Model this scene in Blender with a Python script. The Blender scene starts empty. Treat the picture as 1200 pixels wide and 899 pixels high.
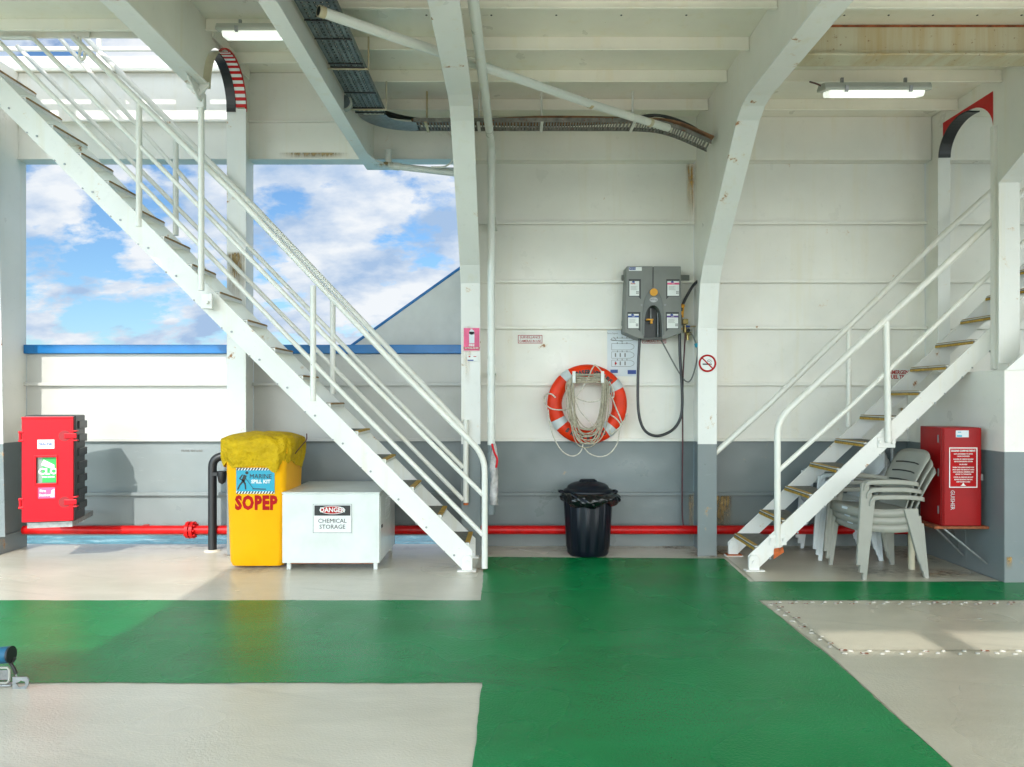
import bpy, math, random
from mathutils import Vector, Matrix
random.seed(7)
D2R = math.radians
scn = bpy.context.scene
COL = scn.collection
F_PX, VX, VY, EYE = 900.0, 600.0, 465.0, 1.4

def V(px, py, Y):
    return ((px-VX)*Y/F_PX, Y, EYE-(py-VY)*Y/F_PX)
def VZ(px, py, Z):
    Y = F_PX*(Z-EYE)/(VY-py)
    return ((px-VX)*Y/F_PX, Y, Z)

# ------------------------------------------------------------------ materials
MATS = {}
def newmat(name):
    m = bpy.data.materials.new(name); m.use_nodes = True
    nt = m.node_tree; b = nt.nodes['Principled BSDF']
    MATS[name] = m
    return m, nt, b
def nd(nt, t, **kw):
    n = nt.nodes.new(t)
    for k, v in kw.items():
        if k.startswith('i_'):
            n.inputs[k[2:].replace('_', ' ')].default_value = v
        else: setattr(n, k, v)
    return n
def ramp(nt, fac, stops):
    r = nt.nodes.new('ShaderNodeValToRGB')
    e = r.color_ramp.elements
    e[0].position, e[0].color = stops[0][0], stops[0][1]
    e[1].position, e[1].color = stops[-1][0], stops[-1][1]
    for p, c in stops[1:-1]:
        x = e.new(p); x.color = c
    nt.links.new(fac, r.inputs['Fac'])
    return r
def mixc(nt, fac, a, b, mode='MIX'):
    m = nt.nodes.new('ShaderNodeMix'); m.data_type = 'RGBA'; m.blend_type = mode
    for s, v in (('Factor', fac), ('A', a), ('B', b)):
        i = [q for q in m.inputs if q.name == s and q.enabled][0] if s != 'Factor' else m.inputs[0]
        if hasattr(v, 'is_linked') or isinstance(v, bpy.types.NodeSocket): nt.links.new(v, i)
        else: i.default_value = v if not isinstance(v, tuple) else (v+(1,) if len(v) == 3 else v)
    return [o for o in m.outputs if o.enabled][0]
def noise(nt, vec, scale, detail=4, rough=.55, dist=0.0):
    n = nd(nt, 'ShaderNodeTexNoise'); n.inputs['Scale'].default_value = scale
    n.inputs['Detail'].default_value = detail; n.inputs['Roughness'].default_value = rough
    n.inputs['Distortion'].default_value = dist
    nt.links.new(vec, n.inputs['Vector'])
    return n.outputs['Fac']
def mapr(nt, v, a, b, c=0.0, d=1.0):
    m = nd(nt, 'ShaderNodeMapRange'); m.clamp = True
    nt.links.new(v, m.inputs['Value'])
    for k, x in (('From Min', a), ('From Max', b), ('To Min', c), ('To Max', d)): m.inputs[k].default_value = x
    return m.outputs['Result']
def mapping(nt, vec, scale=(1, 1, 1), loc=(0, 0, 0)):
    m = nd(nt, 'ShaderNodeMapping'); m.inputs['Scale'].default_value = scale; m.inputs['Location'].default_value = loc
    nt.links.new(vec, m.inputs['Vector']); return m.outputs['Vector']
def bump(nt, b, h, strength=.2, dist=.01):
    n = nd(nt, 'ShaderNodeBump'); n.inputs['Strength'].default_value = strength; n.inputs['Distance'].default_value = dist
    nt.links.new(h, n.inputs['Height']); nt.links.new(n.outputs['Normal'], b.inputs['Normal'])
def pos(nt):
    return nd(nt, 'ShaderNodeNewGeometry').outputs['Position']
def sc(c, k): return tuple(min(1, x*k) for x in c[:3])

def simple(name, col, rough=.5, metal=0.0, var=.12, nscale=6, bmp=0.0, bscale=60, emit=None, estr=1.0, alpha=None, trans=0.0, spec=.5, bdist=.004, chips=None):
    m, nt, b = newmat(name)
    p = pos(nt)
    n = noise(nt, p, nscale, 5)
    f = mapr(nt, n, .3, .7)
    c = mixc(nt, f, sc(col, 1-var), sc(col, 1+var))
    if chips:
        n2 = noise(nt, p, 38, 6, .7)
        f2 = mapr(nt, n2, chips[1], chips[1]+.02)
        c = mixc(nt, f2, c, chips[0])
    nt.links.new(c, b.inputs['Base Color'])
    b.inputs['Roughness'].default_value = rough; b.inputs['Metallic'].default_value = metal
    b.inputs['Specular IOR Level'].default_value = spec
    if trans: b.inputs['Transmission Weight'].default_value = trans
    if bmp: bump(nt, b, noise(nt, p, bscale, 3), bmp, bdist)
    if emit:
        b.inputs['Emission Color'].default_value = emit+(1,); b.inputs['Emission Strength'].default_value = estr
    if alpha is not None: b.inputs['Alpha'].default_value = alpha
    return m

def hull(name, white, grey=None, zsplit=.985, rough=.34, stain=.35, wav=.55, spots=None):
    """ship's gloss paint: white above, grey dado below, yellowed streaks, grime, plate waviness"""
    m, nt, b = newmat(name)
    p = pos(nt)
    big = mapr(nt, noise(nt, p, .9, 4), .35, .7)
    c = mixc(nt, big, white, sc(white, .86))
    st = mapping(nt, p, (7, 7, .5))
    yel = mapr(nt, noise(nt, st, 1.3, 5, .6), .56, .78, 0, stain)
    c = mixc(nt, yel, c, (white[0]*.86, white[1]*.80, white[2]*.62))
    gr = mapr(nt, noise(nt, p, 14, 6, .7), .58, .75, 0, .25)
    c = mixc(nt, gr, c, sc(white, .68))
    sp = mapr(nt, noise(nt, p, 55, 3, .6), .755, .775, 0, .9)
    c = mixc(nt, sp, c, (.22, .10, .045))
    if grey:
        sx = nd(nt, 'ShaderNodeSeparateXYZ'); nt.links.new(p, sx.inputs[0])
        z = mapr(nt, sx.outputs['Z'], zsplit-.002, zsplit+.002)
        g = mixc(nt, big, grey, sc(grey, .82))
        scr = mapr(nt, noise(nt, mapping(nt, p, (1, 1, 4)), 5, 7, .75), .62, .7, 0, .35)
        g = mixc(nt, scr, g, sc(grey, 1.45))
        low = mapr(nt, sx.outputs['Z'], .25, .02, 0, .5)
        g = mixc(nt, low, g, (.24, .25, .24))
        c = mixc(nt, z, g, c)
    if spots:
        ms = noise(nt, p, 5.5, 9, .72)
        halo = mapr(nt, ms, spots-.04, spots+.03, 0, .45)
        c = mixc(nt, halo, c, (.62, .42, .18))
        c = mixc(nt, mapr(nt, ms, spots, spots+.03), c, (.33, .13, .035))
    nt.links.new(c, b.inputs['Base Color'])
    r = mapr(nt, noise(nt, p, 3, 5), .3, .7, rough-.08, rough+.14)
    nt.links.new(r, b.inputs['Roughness'])
    w = noise(nt, p, 1.6, 2); w2 = noise(nt, p, 42, 4)
    a = nd(nt, 'ShaderNodeMath', operation='MULTIPLY'); a.inputs[1].default_value = .018; nt.links.new(w2, a.inputs[0])
    a2 = nd(nt, 'ShaderNodeMath', operation='ADD'); nt.links.new(w, a2.inputs[0]); nt.links.new(a.outputs[0], a2.inputs[1])
    bump(nt, b, a2.outputs[0], wav, .05)
    return m

WHITE = (.84, .815, .755)
GREY = (.19, .22, .225)
M_HULL = hull('hull_paint', WHITE, GREY, spots=.69)
M_FRAME = hull('frame_paint', (.80, .79, .755), GREY, stain=.55, wav=.18, spots=.64)
M_BULW = hull('bulwark_paint', (.56, .55, .52), (.25, .285, .29), stain=.2)
M_CEIL = hull('ceiling_paint', (.91, .87, .765), stain=.45, rough=.33)
M_WEB = hull('web_paint', (.85, .82, .75), GREY, stain=.45, rough=.35)
M_STAIR = hull('stair_paint', (.81, .79, .745), stain=.5, rough=.38, wav=.1, spots=.645)
M_RAIL = hull('rail_paint', (.81, .785, .72), stain=.5, rough=.3, wav=.0, spots=.67)
M_PIPEW = hull('pipe_paint', (.75, .755, .71), GREY, stain=.5, rough=.3, wav=.05)
M_BOXW = simple('white_enamel', (.68, .70, .665), .32, var=.06, bmp=.05, bscale=8, chips=((.25, .14, .08), .74))
M_OUT = simple('outer_white', (.60, .60, .57), .4, var=.06)
M_BLUE = simple('blue_trim', (.004, .15, .42), .35, var=.12)
M_RED = simple('signal_red', (.55, .004, .004), .38, var=.12, spec=.3, bmp=.05)
M_REDPIPE = simple('red_pipe_paint', (.52, .003, .004), .34, spec=.35, var=.2, nscale=12, bmp=.1, chips=((.12, .03, .02), .70))
M_REDBOX = simple('red_moulded_plastic', (.62, .004, .014), .36, var=.06, spec=.25)
M_REDCAB = simple('dark_red_enamel', (.30, .002, .003), .34, spec=.25, var=.1, chips=((.2, .07, .05), .745))
M_BLACK = simple('black_plastic', (.012, .013, .015), .42, var=.2, bmp=.1)
M_BLACKG = simple('black_gloss_bag', (.004, .005, .006), .16, var=.2, bmp=.6, bscale=22, bdist=.02)
M_BIN = simple('navy_black_plastic', (.004, .0065, .012), .38, spec=.3, var=.2)
M_YEL = simple('yellow_polyethylene', (.92, .44, .002), .36, spec=.3, var=.04)
M_CLOTH = simple('yellow_cover', (.58, .37, .006), .65, spec=.2, var=.14, nscale=14, bmp=1.0, bscale=13, bdist=.045)
M_ORANGE = simple('lifebuoy_orange', (.74, .035, .003), .42, spec=.28, var=.14, nscale=5)
M_TAPE = simple('reflective_tape', (.52, .55, .56), .3, var=.1)
M_ROPE = simple('rope_fibre', (.42, .37, .28), .85, var=.3, nscale=40, bmp=.6, bscale=260)
M_ROPEW = simple('pale_rope_fibre', (.58, .54, .46), .85, var=.25, nscale=40)
M_GREYP = simple('dispenser_grey', (.20, .205, .19), .45, spec=.35, var=.07)
M_GREYD = simple('dispenser_dark', (.018, .024, .022), .4, var=.15)
M_YK = simple('yellow_orange_plastic', (.80, .36, .01), .4, var=.1)
M_WP = simple('sign_white', (.76, .77, .75), .4, var=.03)
M_PAPER = simple('poster_paper', (.62, .66, .70), .45, var=.04)
M_RT = simple('sign_red', (.42, .006, .008), .55, var=.12, spec=.15)
M_PINK = simple('faded_pink', (.74, .085, .22), .4, var=.22, nscale=9)
M_KT = simple('ink_black', (.012, .012, .012), .45)
M_BT = simple('ink_blue', (.01, .05, .26), .45)
M_CY = simple('sign_cyan', (.012, .33, .48), .4, var=.05)
M_GT = simple('ink_green', (.03, .40, .08), .45, var=.15)
M_PT = simple('ink_purple', (.10, .04, .25), .45)
M_HOSE = simple('black_hose', (.022, .022, .026), .35)
M_HOSEG = simple('grey_hose', (.16, .155, .145), .45)
M_MAR = simple('maroon_hose', (.10, .025, .03), .45)
M_BRASS = simple('brass', (.40, .30, .12), .35, metal=.8, var=.2)
M_STEEL = simple('galvanised', (.30, .31, .31), .45, metal=.6, var=.25, nscale=30)
M_TREAD = simple('tread_grey', (.17, .165, .145), .8, var=.25, nscale=30, bmp=.5, bscale=120)
M_NOSE = simple('tread_yellow', (.50, .29, .03), .6, var=.35, nscale=25)
M_NOSEB = simple('tread_brown', (.33, .19, .07), .7, var=.35, nscale=25)
M_TRAY = simple('tray_grey', (.20, .19, .17), .6, metal=.2, var=.4, nscale=20, chips=((.20, .07, .025), .60))
M_TRAYB = simple('tray_bluegrey', (.13, .16, .165), .5, metal=.1, var=.35, nscale=16)
M_CABLE = simple('cable_brown', (.20, .09, .035), .5, var=.5, nscale=15)
M_CABLEK = simple('cable_black', (.02, .022, .02), .4)
M_RUSTY = simple('rust_metal', (.28, .08, .03), .85, var=.5, nscale=22, bmp=.5)
M_CHAIR = simple('chair_grey', (.31, .305, .265), .45, var=.06)
M_CHAIRW = simple('chair_white', (.62, .64, .64), .42, var=.06)
M_LAMPG = simple('fixture_grey', (.45, .46, .41), .5, var=.1)
M_TUBE = simple('lit_diffuser', (.9, .9, .85), .3, var=.0, emit=(.93, 1.0, .90), estr=.72)
M_TUBEB = simple('lit_tube', (.9, .9, .85), .3, var=.0, emit=(.95, 1.0, .97), estr=1.4)
M_BLUEB = simple('blue_nylon', (.006, .10, .19), .5, var=.3, nscale=20, bmp=.3)
M_ORRUST = simple('orange_rust', (.45, .10, .02), .8, var=.3, nscale=30)
M_BAG = simple('clear_bag', (.46, .43, .42), .25, var=.35, nscale=18)
M_CLEAR = simple('window_plastic', (.25, .3, .27), .1, var=.1)
M_CREAM = simple('cream_paint', (.52, .47, .34), .5, var=.15)

# rusty cream girder
m, nt, b = newmat('rusty_cream'); M_RCREAM = m
p = pos(nt)
f1 = mapr(nt, noise(nt, mapping(nt, p, (5, 1, .3)), 1.5, 5, .6), .42, .70)
c = mixc(nt, f1, (.56, .52, .38), (.46, .33, .15))
f2 = mapr(nt, noise(nt, p, 22, 6, .75), .62, .68)
c = mixc(nt, f2, c, (.20, .085, .03))
nt.links.new(c, b.inputs['Base Color']); b.inputs['Roughness'].default_value = .6

# rust stains: alpha driven streaks over real paint
def rustmat(name, col, amt, thr):
    m, nt, b = newmat(name)
    tc = nd(nt, 'ShaderNodeTexCoord'); g = tc.outputs['Generated']
    p = pos(nt)
    sx = nd(nt, 'ShaderNodeSeparateXYZ'); nt.links.new(g, sx.inputs[0])
    def tri(o):
        a = nd(nt, 'ShaderNodeMath', operation='SUBTRACT'); nt.links.new(o, a.inputs[0]); a.inputs[1].default_value = .5
        q = nd(nt, 'ShaderNodeMath', operation='ABSOLUTE'); nt.links.new(a.outputs[0], q.inputs[0])
        return mapr(nt, q.outputs[0], .5, .2)
    ex = tri(sx.outputs['X'])
    ez = mapr(nt, sx.outputs['Z'], 0, .9)
    et = mapr(nt, sx.outputs['Z'], 1.0, .93)
    n = mapr(nt, noise(nt, mapping(nt, p, (30, 30, 2.5)), 1.2, 5, .65), thr, thr+.25)
    v = n
    for o in (ex, ez, et):
        mm = nd(nt, 'ShaderNodeMath', operation='MULTIPLY'); nt.links.new(v, mm.inputs[0]); nt.links.new(o, mm.inputs[1]); v = mm.outputs[0]
    mm = nd(nt, 'ShaderNodeMath', operation='MULTIPLY'); nt.links.new(v, mm.inputs[0]); mm.inputs[1].default_value = amt; mm.use_clamp = True
    nt.links.new(mm.outputs[0], b.inputs['Alpha'])
    c = mixc(nt, mapr(nt, noise(nt, p, 30, 4), .35, .65), col, sc(col, .5))
    nt.links.new(c, b.inputs['Base Color']); b.inputs['Roughness'].default_value = .75
    return m
M_RS = rustmat('rust_streak', (.66, .36, .08), 1.0, .38)
M_RS2 = rustmat('rust_patch', (.40, .27, .11), 1.3, .32)

# deck paint
def deckmat(name, a, bcol, rough, green=False):
    m, nt, b = newmat(name)
    p = pos(nt)
    f = mapr(nt, noise(nt, mapping(nt, p, (1, 2.2, 1)), .9, 6, .6), .35, .68)
    c = mixc(nt, f, a, bcol)
    s = mapr(nt, noise(nt, mapping(nt, p, (1, 5, 1)), 2.6, 7, .7), .50, .85, 0, .25)
    c = mixc(nt, s, c, sc(a, 1.3 if not green else 1.25))
    d = mapr(nt, noise(nt, p, 60, 4, .7), .68, .73, 0, .45)
    c = mixc(nt, d, c, sc(a, .5))
    if not green:
        r = mapr(nt, noise(nt, mapping(nt, p, (2, 7, 1)), 3.1, 4, .6), .745, .76, 0, .8)
        c = mixc(nt, r, c, (.19, .11, .06))
    rot = nd(nt, 'ShaderNodeVectorRotate'); rot.inputs['Angle'].default_value = .35; nt.links.new(p, rot.inputs['Vector'])
    ty = mapr(nt, noise(nt, mapping(nt, rot.outputs[0], (.5, 9, 1)), 1.0, 3, .6), .60, .74, 0, .22)
    c = mixc(nt, ty, c, sc(a, .35))
    sf = mapr(nt, noise(nt, mapping(nt, p, (14, 2.2, 1)), 2.0, 6, .75), .66, .70, 0, .35)
    c = mixc(nt, sf, c, sc(a, .55))
    nt.links.new(c, b.inputs['Base Color'])
    r = mapr(nt, noise(nt, p, 1.1, 2, .5), .3, .72, rough-.07, rough+.12)
    nt.links.new(r, b.inputs['Roughness'])
    b.inputs['Specular IOR Level'].default_value = .42 if not green else .2
    h1 = noise(nt, p, 85, 2, .6); h2 = noise(nt, p, 9, 3)
    q = nd(nt, 'ShaderNodeMath', operation='MULTIPLY'); q.inputs[1].default_value = .35; nt.links.new(h2, q.inputs[0])
    q2 = nd(nt, 'ShaderNodeMath', operation='ADD'); nt.links.new(h1, q2.inputs[0]); nt.links.new(q.outputs[0], q2.inputs[1])
    bump(nt, b, q2.outputs[0], .35 if not green else .5, .006)
    return m
M_DECK = deckmat('deck_grey', (.68, .635, .53), (.58, .54, .44), .19)
M_DECKR = deckmat('deck_grey_dull', (.56, .52, .42), (.47, .435, .34), .30)
M_GREEN = deckmat('deck_green', (.0004, .235, .066), (.0006, .18, .046), .25, green=True)

# water
m, nt, b = newmat('sea_water'); M_SEA = m
p = pos(nt)
n1 = noise(nt, mapping(nt, p, (.8, 1.6, 1)), 1.3, 8, .65, .6)
c = ramp(nt, n1, [(.35, (.02, .13, .17, 1)), (.52, (.07, .26, .30, 1)), (.64, (.30, .52, .55, 1)), (.75, (.75, .85, .85, 1))])
nt.links.new(c.outputs['Color'], b.inputs['Base Color']); b.inputs['Roughness'].default_value = .15
bump(nt, b, n1, .9, .35)

# ------------------------------------------------------------------ mesh builder
WP = {}
def link(o): COL.objects.link(o); return o
def thing(name, label, cat, loc=(0, 0, 0), rz=0.0, group=None, kind=None):
    o = bpy.data.objects.new(name, None); o.empty_display_size = .1
    link(o); o.location = loc; o.rotation_euler = (0, 0, rz)
    if label: o['label'] = label
    if cat: o['category'] = cat
    if group: o['group'] = group
    if kind: o['kind'] = kind
    WP[o] = Vector(loc)
    return o
def tag(o, label=None, cat=None, group=None, kind=None):
    if label: o['label'] = label
    if cat: o['category'] = cat
    if group: o['group'] = group
    if kind: o['kind'] = kind
    return o

class MB:
    def __init__(s): s.v = []; s.f = []; s.sm = []; s.mi = []; s.cur = 0
    def add(s, vs, fs, smooth=False, xf=None):
        n = len(s.v)
        s.v += [tuple(xf @ Vector(v)) if xf else tuple(v) for v in vs]
        for f in fs: s.f.append(tuple(i+n for i in f)); s.sm.append(smooth); s.mi.append(s.cur)
        return s
    def box(s, x0, x1, y0, y1, z0, z1, xf=None):
        vs = [(x, y, z) for z in (z0, z1) for y in (y0, y1) for x in (x0, x1)]
        return s.add(vs, [(0, 2, 3, 1), (4, 5, 7, 6), (0, 1, 5, 4), (2, 6, 7, 3), (0, 4, 6, 2), (1, 3, 7, 5)], xf=xf)
    def prism(s, pts, ax, a, b, xf=None):
        """polygon pts extruded along axis ax from a to b; other two coords in cyclic-natural order"""
        def mk(u, v, w):
            return (w, u, v) if ax == 'x' else ((u, w, v) if ax == 'y' else (u, v, w))
        n = len(pts)
        vs = [mk(u, v, a) for u, v in pts]+[mk(u, v, b) for u, v in pts]
        fs = [tuple(range(n)), tuple(range(2*n-1, n-1, -1))]+[(i, i+n, (i+1) % n+n, (i+1) % n) for i in range(n)]
        return s.add(vs, fs, xf=xf)
    def quad(s, a, b, c, d, xf=None): return s.add([a, b, c, d], [(0, 1, 2, 3)], xf=xf)
    def tube(s, pts, r, n=12, closed=False, smooth=True, caps=True, xf=None, sy=1.0):
        pts = [Vector(p) for p in pts]; N = len(pts)
        vs, fs = [], []
        prev = None
        for i, p in enumerate(pts):
            if closed: t = (pts[(i+1) % N]-pts[i-1])
            else: t = (pts[min(i+1, N-1)]-pts[max(i-1, 0)])
            t.normalize()
            if prev is None:
                u = t.orthogonal().normalized()
            else:
                u = prev-t*prev.dot(t)
                u = u.normalized() if u.length > 1e-6 else t.orthogonal().normalized()
            prev = u; w = t.cross(u)
            k = 1.0
            if 0 < i < N-1 and not closed:
                a = (pts[i]-pts[i-1]).normalized(); c = (pts[i+1]-pts[i]).normalized()
                k = 1/max(.6, math.cos(a.angle(c)/2)) if a.length and c.length else 1
            rr = r[i] if isinstance(r, (list, tuple)) else r
            for j in range(n):
                an = 2*math.pi*j/n
                vs.append(p+(u*math.cos(an)+w*math.sin(an)*sy)*rr*(k if k < 1.3 else 1.15))
        M = N if closed else N-1
        for i in range(M):
            for j in range(n):
                a = i*n+j; b = i*n+(j+1) % n; c = ((i+1) % N)*n+(j+1) % n; d = ((i+1) % N)*n+j
                fs.append((a, b, c, d))
        s.add(vs, fs, smooth, xf)
        if caps and not closed:
            s.add(vs[:n], [tuple(range(n-1, -1, -1))], False, xf)
            s.add(vs[-n:], [tuple(range(n))], False, xf)
        return s
    def lathe(s, prof, c=(0, 0, 0), n=32, smooth=True, xf=None, mod=None):
        vs, fs = [], []
        for r, z in prof:
            for j in range(n):
                a = 2*math.pi*j/n; q = r*(mod(a, z) if mod else 1)
                vs.append((c[0]+q*math.cos(a), c[1]+q*math.sin(a), c[2]+z))
        for i in range(len(prof)-1):
            for j in range(n): fs.append((i*n+j, i*n+(j+1) % n, (i+1)*n+(j+1) % n, (i+1)*n+j))
        return s.add(vs, fs, smooth, xf)
    def torus(s, c, R, r, a0=0, a1=2*math.pi, n=64, k=16, sy=1.0):
        """ring in the XZ plane"""
        full = abs(a1-a0-2*math.pi) < 1e-6
        vs, fs = [], []
        N = n if full else n+1
        for i in range(N):
            a = a0+(a1-a0)*i/n
            for j in range(k):
                q = 2*math.pi*j/k; rr = R+r*math.cos(q)
                vs.append((c[0]+rr*math.cos(a), c[1]+r*sy*math.sin(q), c[2]+rr*math.sin(a)))
        for i in range(n):
            for j in range(k):
                fs.append((i*k+j, i*k+(j+1) % k, ((i+1) % N)*k+(j+1) % k, ((i+1) % N)*k+j))
        return s.add(vs, fs, True)
    def disc(s, c, r, n=24, y=None, sx=1.0):
        vs = [(c[0]+sx*r*math.cos(2*math.pi*i/n), c[1], c[2]+r*math.sin(2*math.pi*i/n)) for i in range(n)]
        return s.add(vs, [tuple(range(n))])
    def cyl(s, c, r, h, ax='y', n=20, r2=None, xf=None):
        r2 = r if r2 is None else r2
        e = {'x': Vector((1, 0, 0)), 'y': Vector((0, 1, 0)), 'z': Vector((0, 0, 1))}[ax]
        c = Vector(c)
        return s.tube([c, c+e*h], [r, r2], n, xf=xf)
    def build(s, name, mat, parent=None, bevel=0.0, local=False, seg=2):
        me = bpy.data.meshes.new(name)
        off = WP.get(parent, Vector((0, 0, 0))) if (parent and not local) else Vector((0, 0, 0))
        me.from_pydata([tuple(Vector(v)-off) for v in s.v], [], s.f)
        for mm in (mat if isinstance(mat, (list, tuple)) else [mat]): me.materials.append(mm)
        for p_, k, mi in zip(me.polygons, s.sm, s.mi): p_.use_smooth = k; p_.material_index = mi
        me.validate(); me.update()
        o = bpy.data.objects.new(name, me); link(o)
        if parent: o.parent = parent; WP[o] = WP.get(parent, Vector((0, 0, 0)))
        else: WP[o] = Vector((0, 0, 0))
        if bevel:
            bv = o.modifiers.new('bevel', 'BEVEL'); bv.width = bevel; bv.segments = seg; bv.limit_method = 'ANGLE'; bv.angle_limit = D2R(40)
            bv.harden_normals = False
        return o

def smoothpts(pts, sub=6):
    P = [Vector(p) for p in pts]; out = []
    for i in range(len(P)-1):
        p0 = P[max(i-1, 0)]; p1 = P[i]; p2 = P[i+1]; p3 = P[min(i+2, len(P)-1)]
        for k in range(sub):
            t = k/sub
            out.append(.5*((2*p1)+(-p0+p2)*t+(2*p0-5*p1+4*p2-p3)*t*t+(-p0+3*p1-3*p2+p3)*t**3))
    out.append(P[-1]); return out
def bend(a, c, b, r, n=6):
    """points rounding the corner a-c-b"""
    a, c, b = Vector(a), Vector(c), Vector(b)
    u = (a-c).normalized(); v = (b-c).normalized()
    p, q = c+u*r, c+v*r
    return [(1-t)**2*p+2*t*(1-t)*c+t*t*q for t in [i/n for i in range(n+1)]]

def text(s, size, loc, mat, parent, name='lettering', bold=0.0, sx=1.0, align='CENTER', xf=None, local=False, spacing=1.0):
    """flat raised lettering, facing -Y by default; loc is the centre in world (or local) coords"""
    cu = bpy.data.curves.new('t', 'FONT'); cu.body = s; cu.size = size; cu.align_x = align; cu.align_y = 'CENTER'
    cu.offset = bold; cu.resolution_u = 2; cu.space_character = spacing; cu.extrude = .0006
    to = bpy.data.objects.new('t', cu); link(to)
    dg = bpy.context.evaluated_depsgraph_get(); dg.update()
    me = bpy.data.meshes.new_from_object(to.evaluated_get(dg))
    bpy.data.objects.remove(to); bpy.data.curves.remove(cu)
    mat4 = xf if xf is not None else Matrix.Rotation(D2R(90), 4, 'X')
    off = WP.get(parent, Vector((0, 0, 0))) if (parent and not local) else Vector((0, 0, 0))
    L = Vector(loc)-off
    me.transform(Matrix.Translation(L) @ mat4 @ Matrix.Diagonal((sx, 1, 1, 1)))
    me.materials.clear(); me.materials.append(mat); me.name = name
    o = bpy.data.objects.new(name, me); link(o); o.parent = parent; WP[o] = WP.get(parent, Vector((0, 0, 0)))
    return o
def rusty(parent, x0, x1, z0, z1, y, mat=None):
    mb = MB(); mb.add([(x0, y, z0), (x1, y, z0), (x1, y, z1), (x0, y, z1)], [(0, 1, 2, 3)])
    mb.add([(x0, y+.0005, z0), (x1, y+.0005, z1)], [])
    return mb.build('rust_stain', mat or M_RS, parent)
def panel(parent, name, mat, x0, x1, z0, z1, y, t=.003, bevel=0.0):
    return MB().box(x0, x1, y-t, y, z0, z1).build(name, mat, parent, bevel)

def outline(t, x0, x1, z0, z1, Y, w, mat, name='border'):
    mb = MB(); mb.box(x0, x1, Y-.001, Y, z1-w, z1); mb.box(x0, x1, Y-.001, Y, z0, z0+w); mb.box(x0, x0+w, Y-.001, Y, z0+w, z1-w); mb.box(x1-w, x1, Y-.001, Y, z0+w, z1-w); return mb.build(name, mat, t)

# ------------------------------------------------------------------ the setting
W = 7.2
ZC = 3.984; ZL = 4.39; ZK = 3.584
sea = MB().quad((-1500, -1500, -1.6), (1500, -1500, -1.6), (1500, 1500, -1.6), (-1500, 1500, -1.6)).build('sea', M_SEA); tag(sea, kind='structure')
deck = MB().box(-9, 9, -13, 7.3, -.3, 0).build('deck_floor', M_DECK); tag(deck, kind='structure')
far = MB().box(-9, 9, -13, 1.2, .0, .006)
fd = far.build('deck_bounce_sheet', simple('bounce_white', (.80, .76, .69), .5, var=.08)); tag(fd, kind='structure')  # pale sheet added on the unseen deck to bounce light onto the ceiling
# dull unpainted-looking strip under the right stair and along the wall
g = MB()
GP = [(-.235, 6.70, .004), (1.83, 6.63, .004), (1.80, 5.80, .004), (9, 5.80, .004), (9, 5.27, .004), (1.69, 5.27, .004), (1.71, 4.17, .004), (1.66, 2.9, .004), (1.64, 1.21, .004), (-.14, 1.21, .004), (-.15, 2.9, .004), (-.145, 3.75, .004), (-9, 3.75, .004), (-9, 5.27, .004), (-.215, 5.27, .004)]
def wobble(P_, a=.0045, step=.05):
    out = []
    for i in range(len(P_)):
        p_ = Vector(P_[i]); q_ = Vector(P_[(i+1) % len(P_)]); L_ = (q_-p_).length; n_ = max(1, min(150, int(L_/step)))
        nn = Vector((-(q_-p_).y, (q_-p_).x, 0)).normalized()
        for k_ in range(n_):
            t_ = k_/n_; w_ = 0 if k_ == 0 else (math.sin(t_*L_*7+i)*.6+random.uniform(-.7, .7))*a
            out.append(tuple(p_.lerp(q_, t_)+nn*w_))
    return out
GP = wobble(GP)
g.add(GP, [tuple(range(len(GP)))])
gr = g.build('painted_walkway', M_GREEN); tag(gr, kind='structure')
dull = MB().add([(1.84, 5.81, .004), (1.87, 6.64, .004), (1.87, 7.19, .004), (3.69, 7.19, .004), (3.69, 5.81, .004)], [(0, 1, 2, 3, 4)]).build('bare_deck_patch', M_DECKR); tag(dull, kind='structure')
d2 = MB().add([(1.72, 4.16, .004), (1.70, 5.26, .004), (9, 5.26, .004), (9, 1.5, .004), (1.655, 1.5, .004), (1.665, 2.9, .004)], [(0, 1, 2, 3, 4, 5)]).build('bare_deck_patch', M_DECKR); tag(d2, kind='structure')

def slab(name, x0, x1, y0, y1, z, holes, mat, th=.03):
    xs = sorted({x0, x1, *[h[0] for h in holes], *[h[1] for h in holes]}); ys = sorted({y0, y1, *[h[2] for h in holes], *[h[3] for h in holes]})
    xs = [x for x in xs if x0 <= x <= x1]; ys = [y for y in ys if y0 <= y <= y1]
    mb = MB()
    for i in range(len(xs)-1):
        for j in range(len(ys)-1):
            cx, cy = (xs[i]+xs[i+1])/2, (ys[j]+ys[j+1])/2
            if any(h[0] < cx < h[1] and h[2] < cy < h[3] for h in holes): continue
            mb.box(xs[i], xs[i+1], ys[j], ys[j+1], z, z+th)
    return mb.build(name, mat)
EDGE = -3.3
HOLE_L = (-9, -3.25, -2.5, 3.3)  # unseen opening, shaped to let sun onto the left floor and bulwark
ceil = slab('ceiling', -1.27, 9, -3.8, 7.25, ZC, [(.95, 3.9, -1.95, -1.52), (5.4, 6.8, 6.1, 6.95)], M_CEIL); tag(ceil, kind='structure')  # first opening is an unseen slot added for the right floor's sun streak
ceil2 = slab('ceiling', -9, -1.29, -4.9, 7.083, ZL, [HOLE_L, (-9, -2.40, 6.22, 7.04)], M_CEIL); tag(ceil2, kind='structure')
ys = [6.663, 6.069, 5.510, 4.924, 4.34, 3.76, 3.18, 2.6, 2.0, .8, -.4, -1.0, -2.4]
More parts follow.
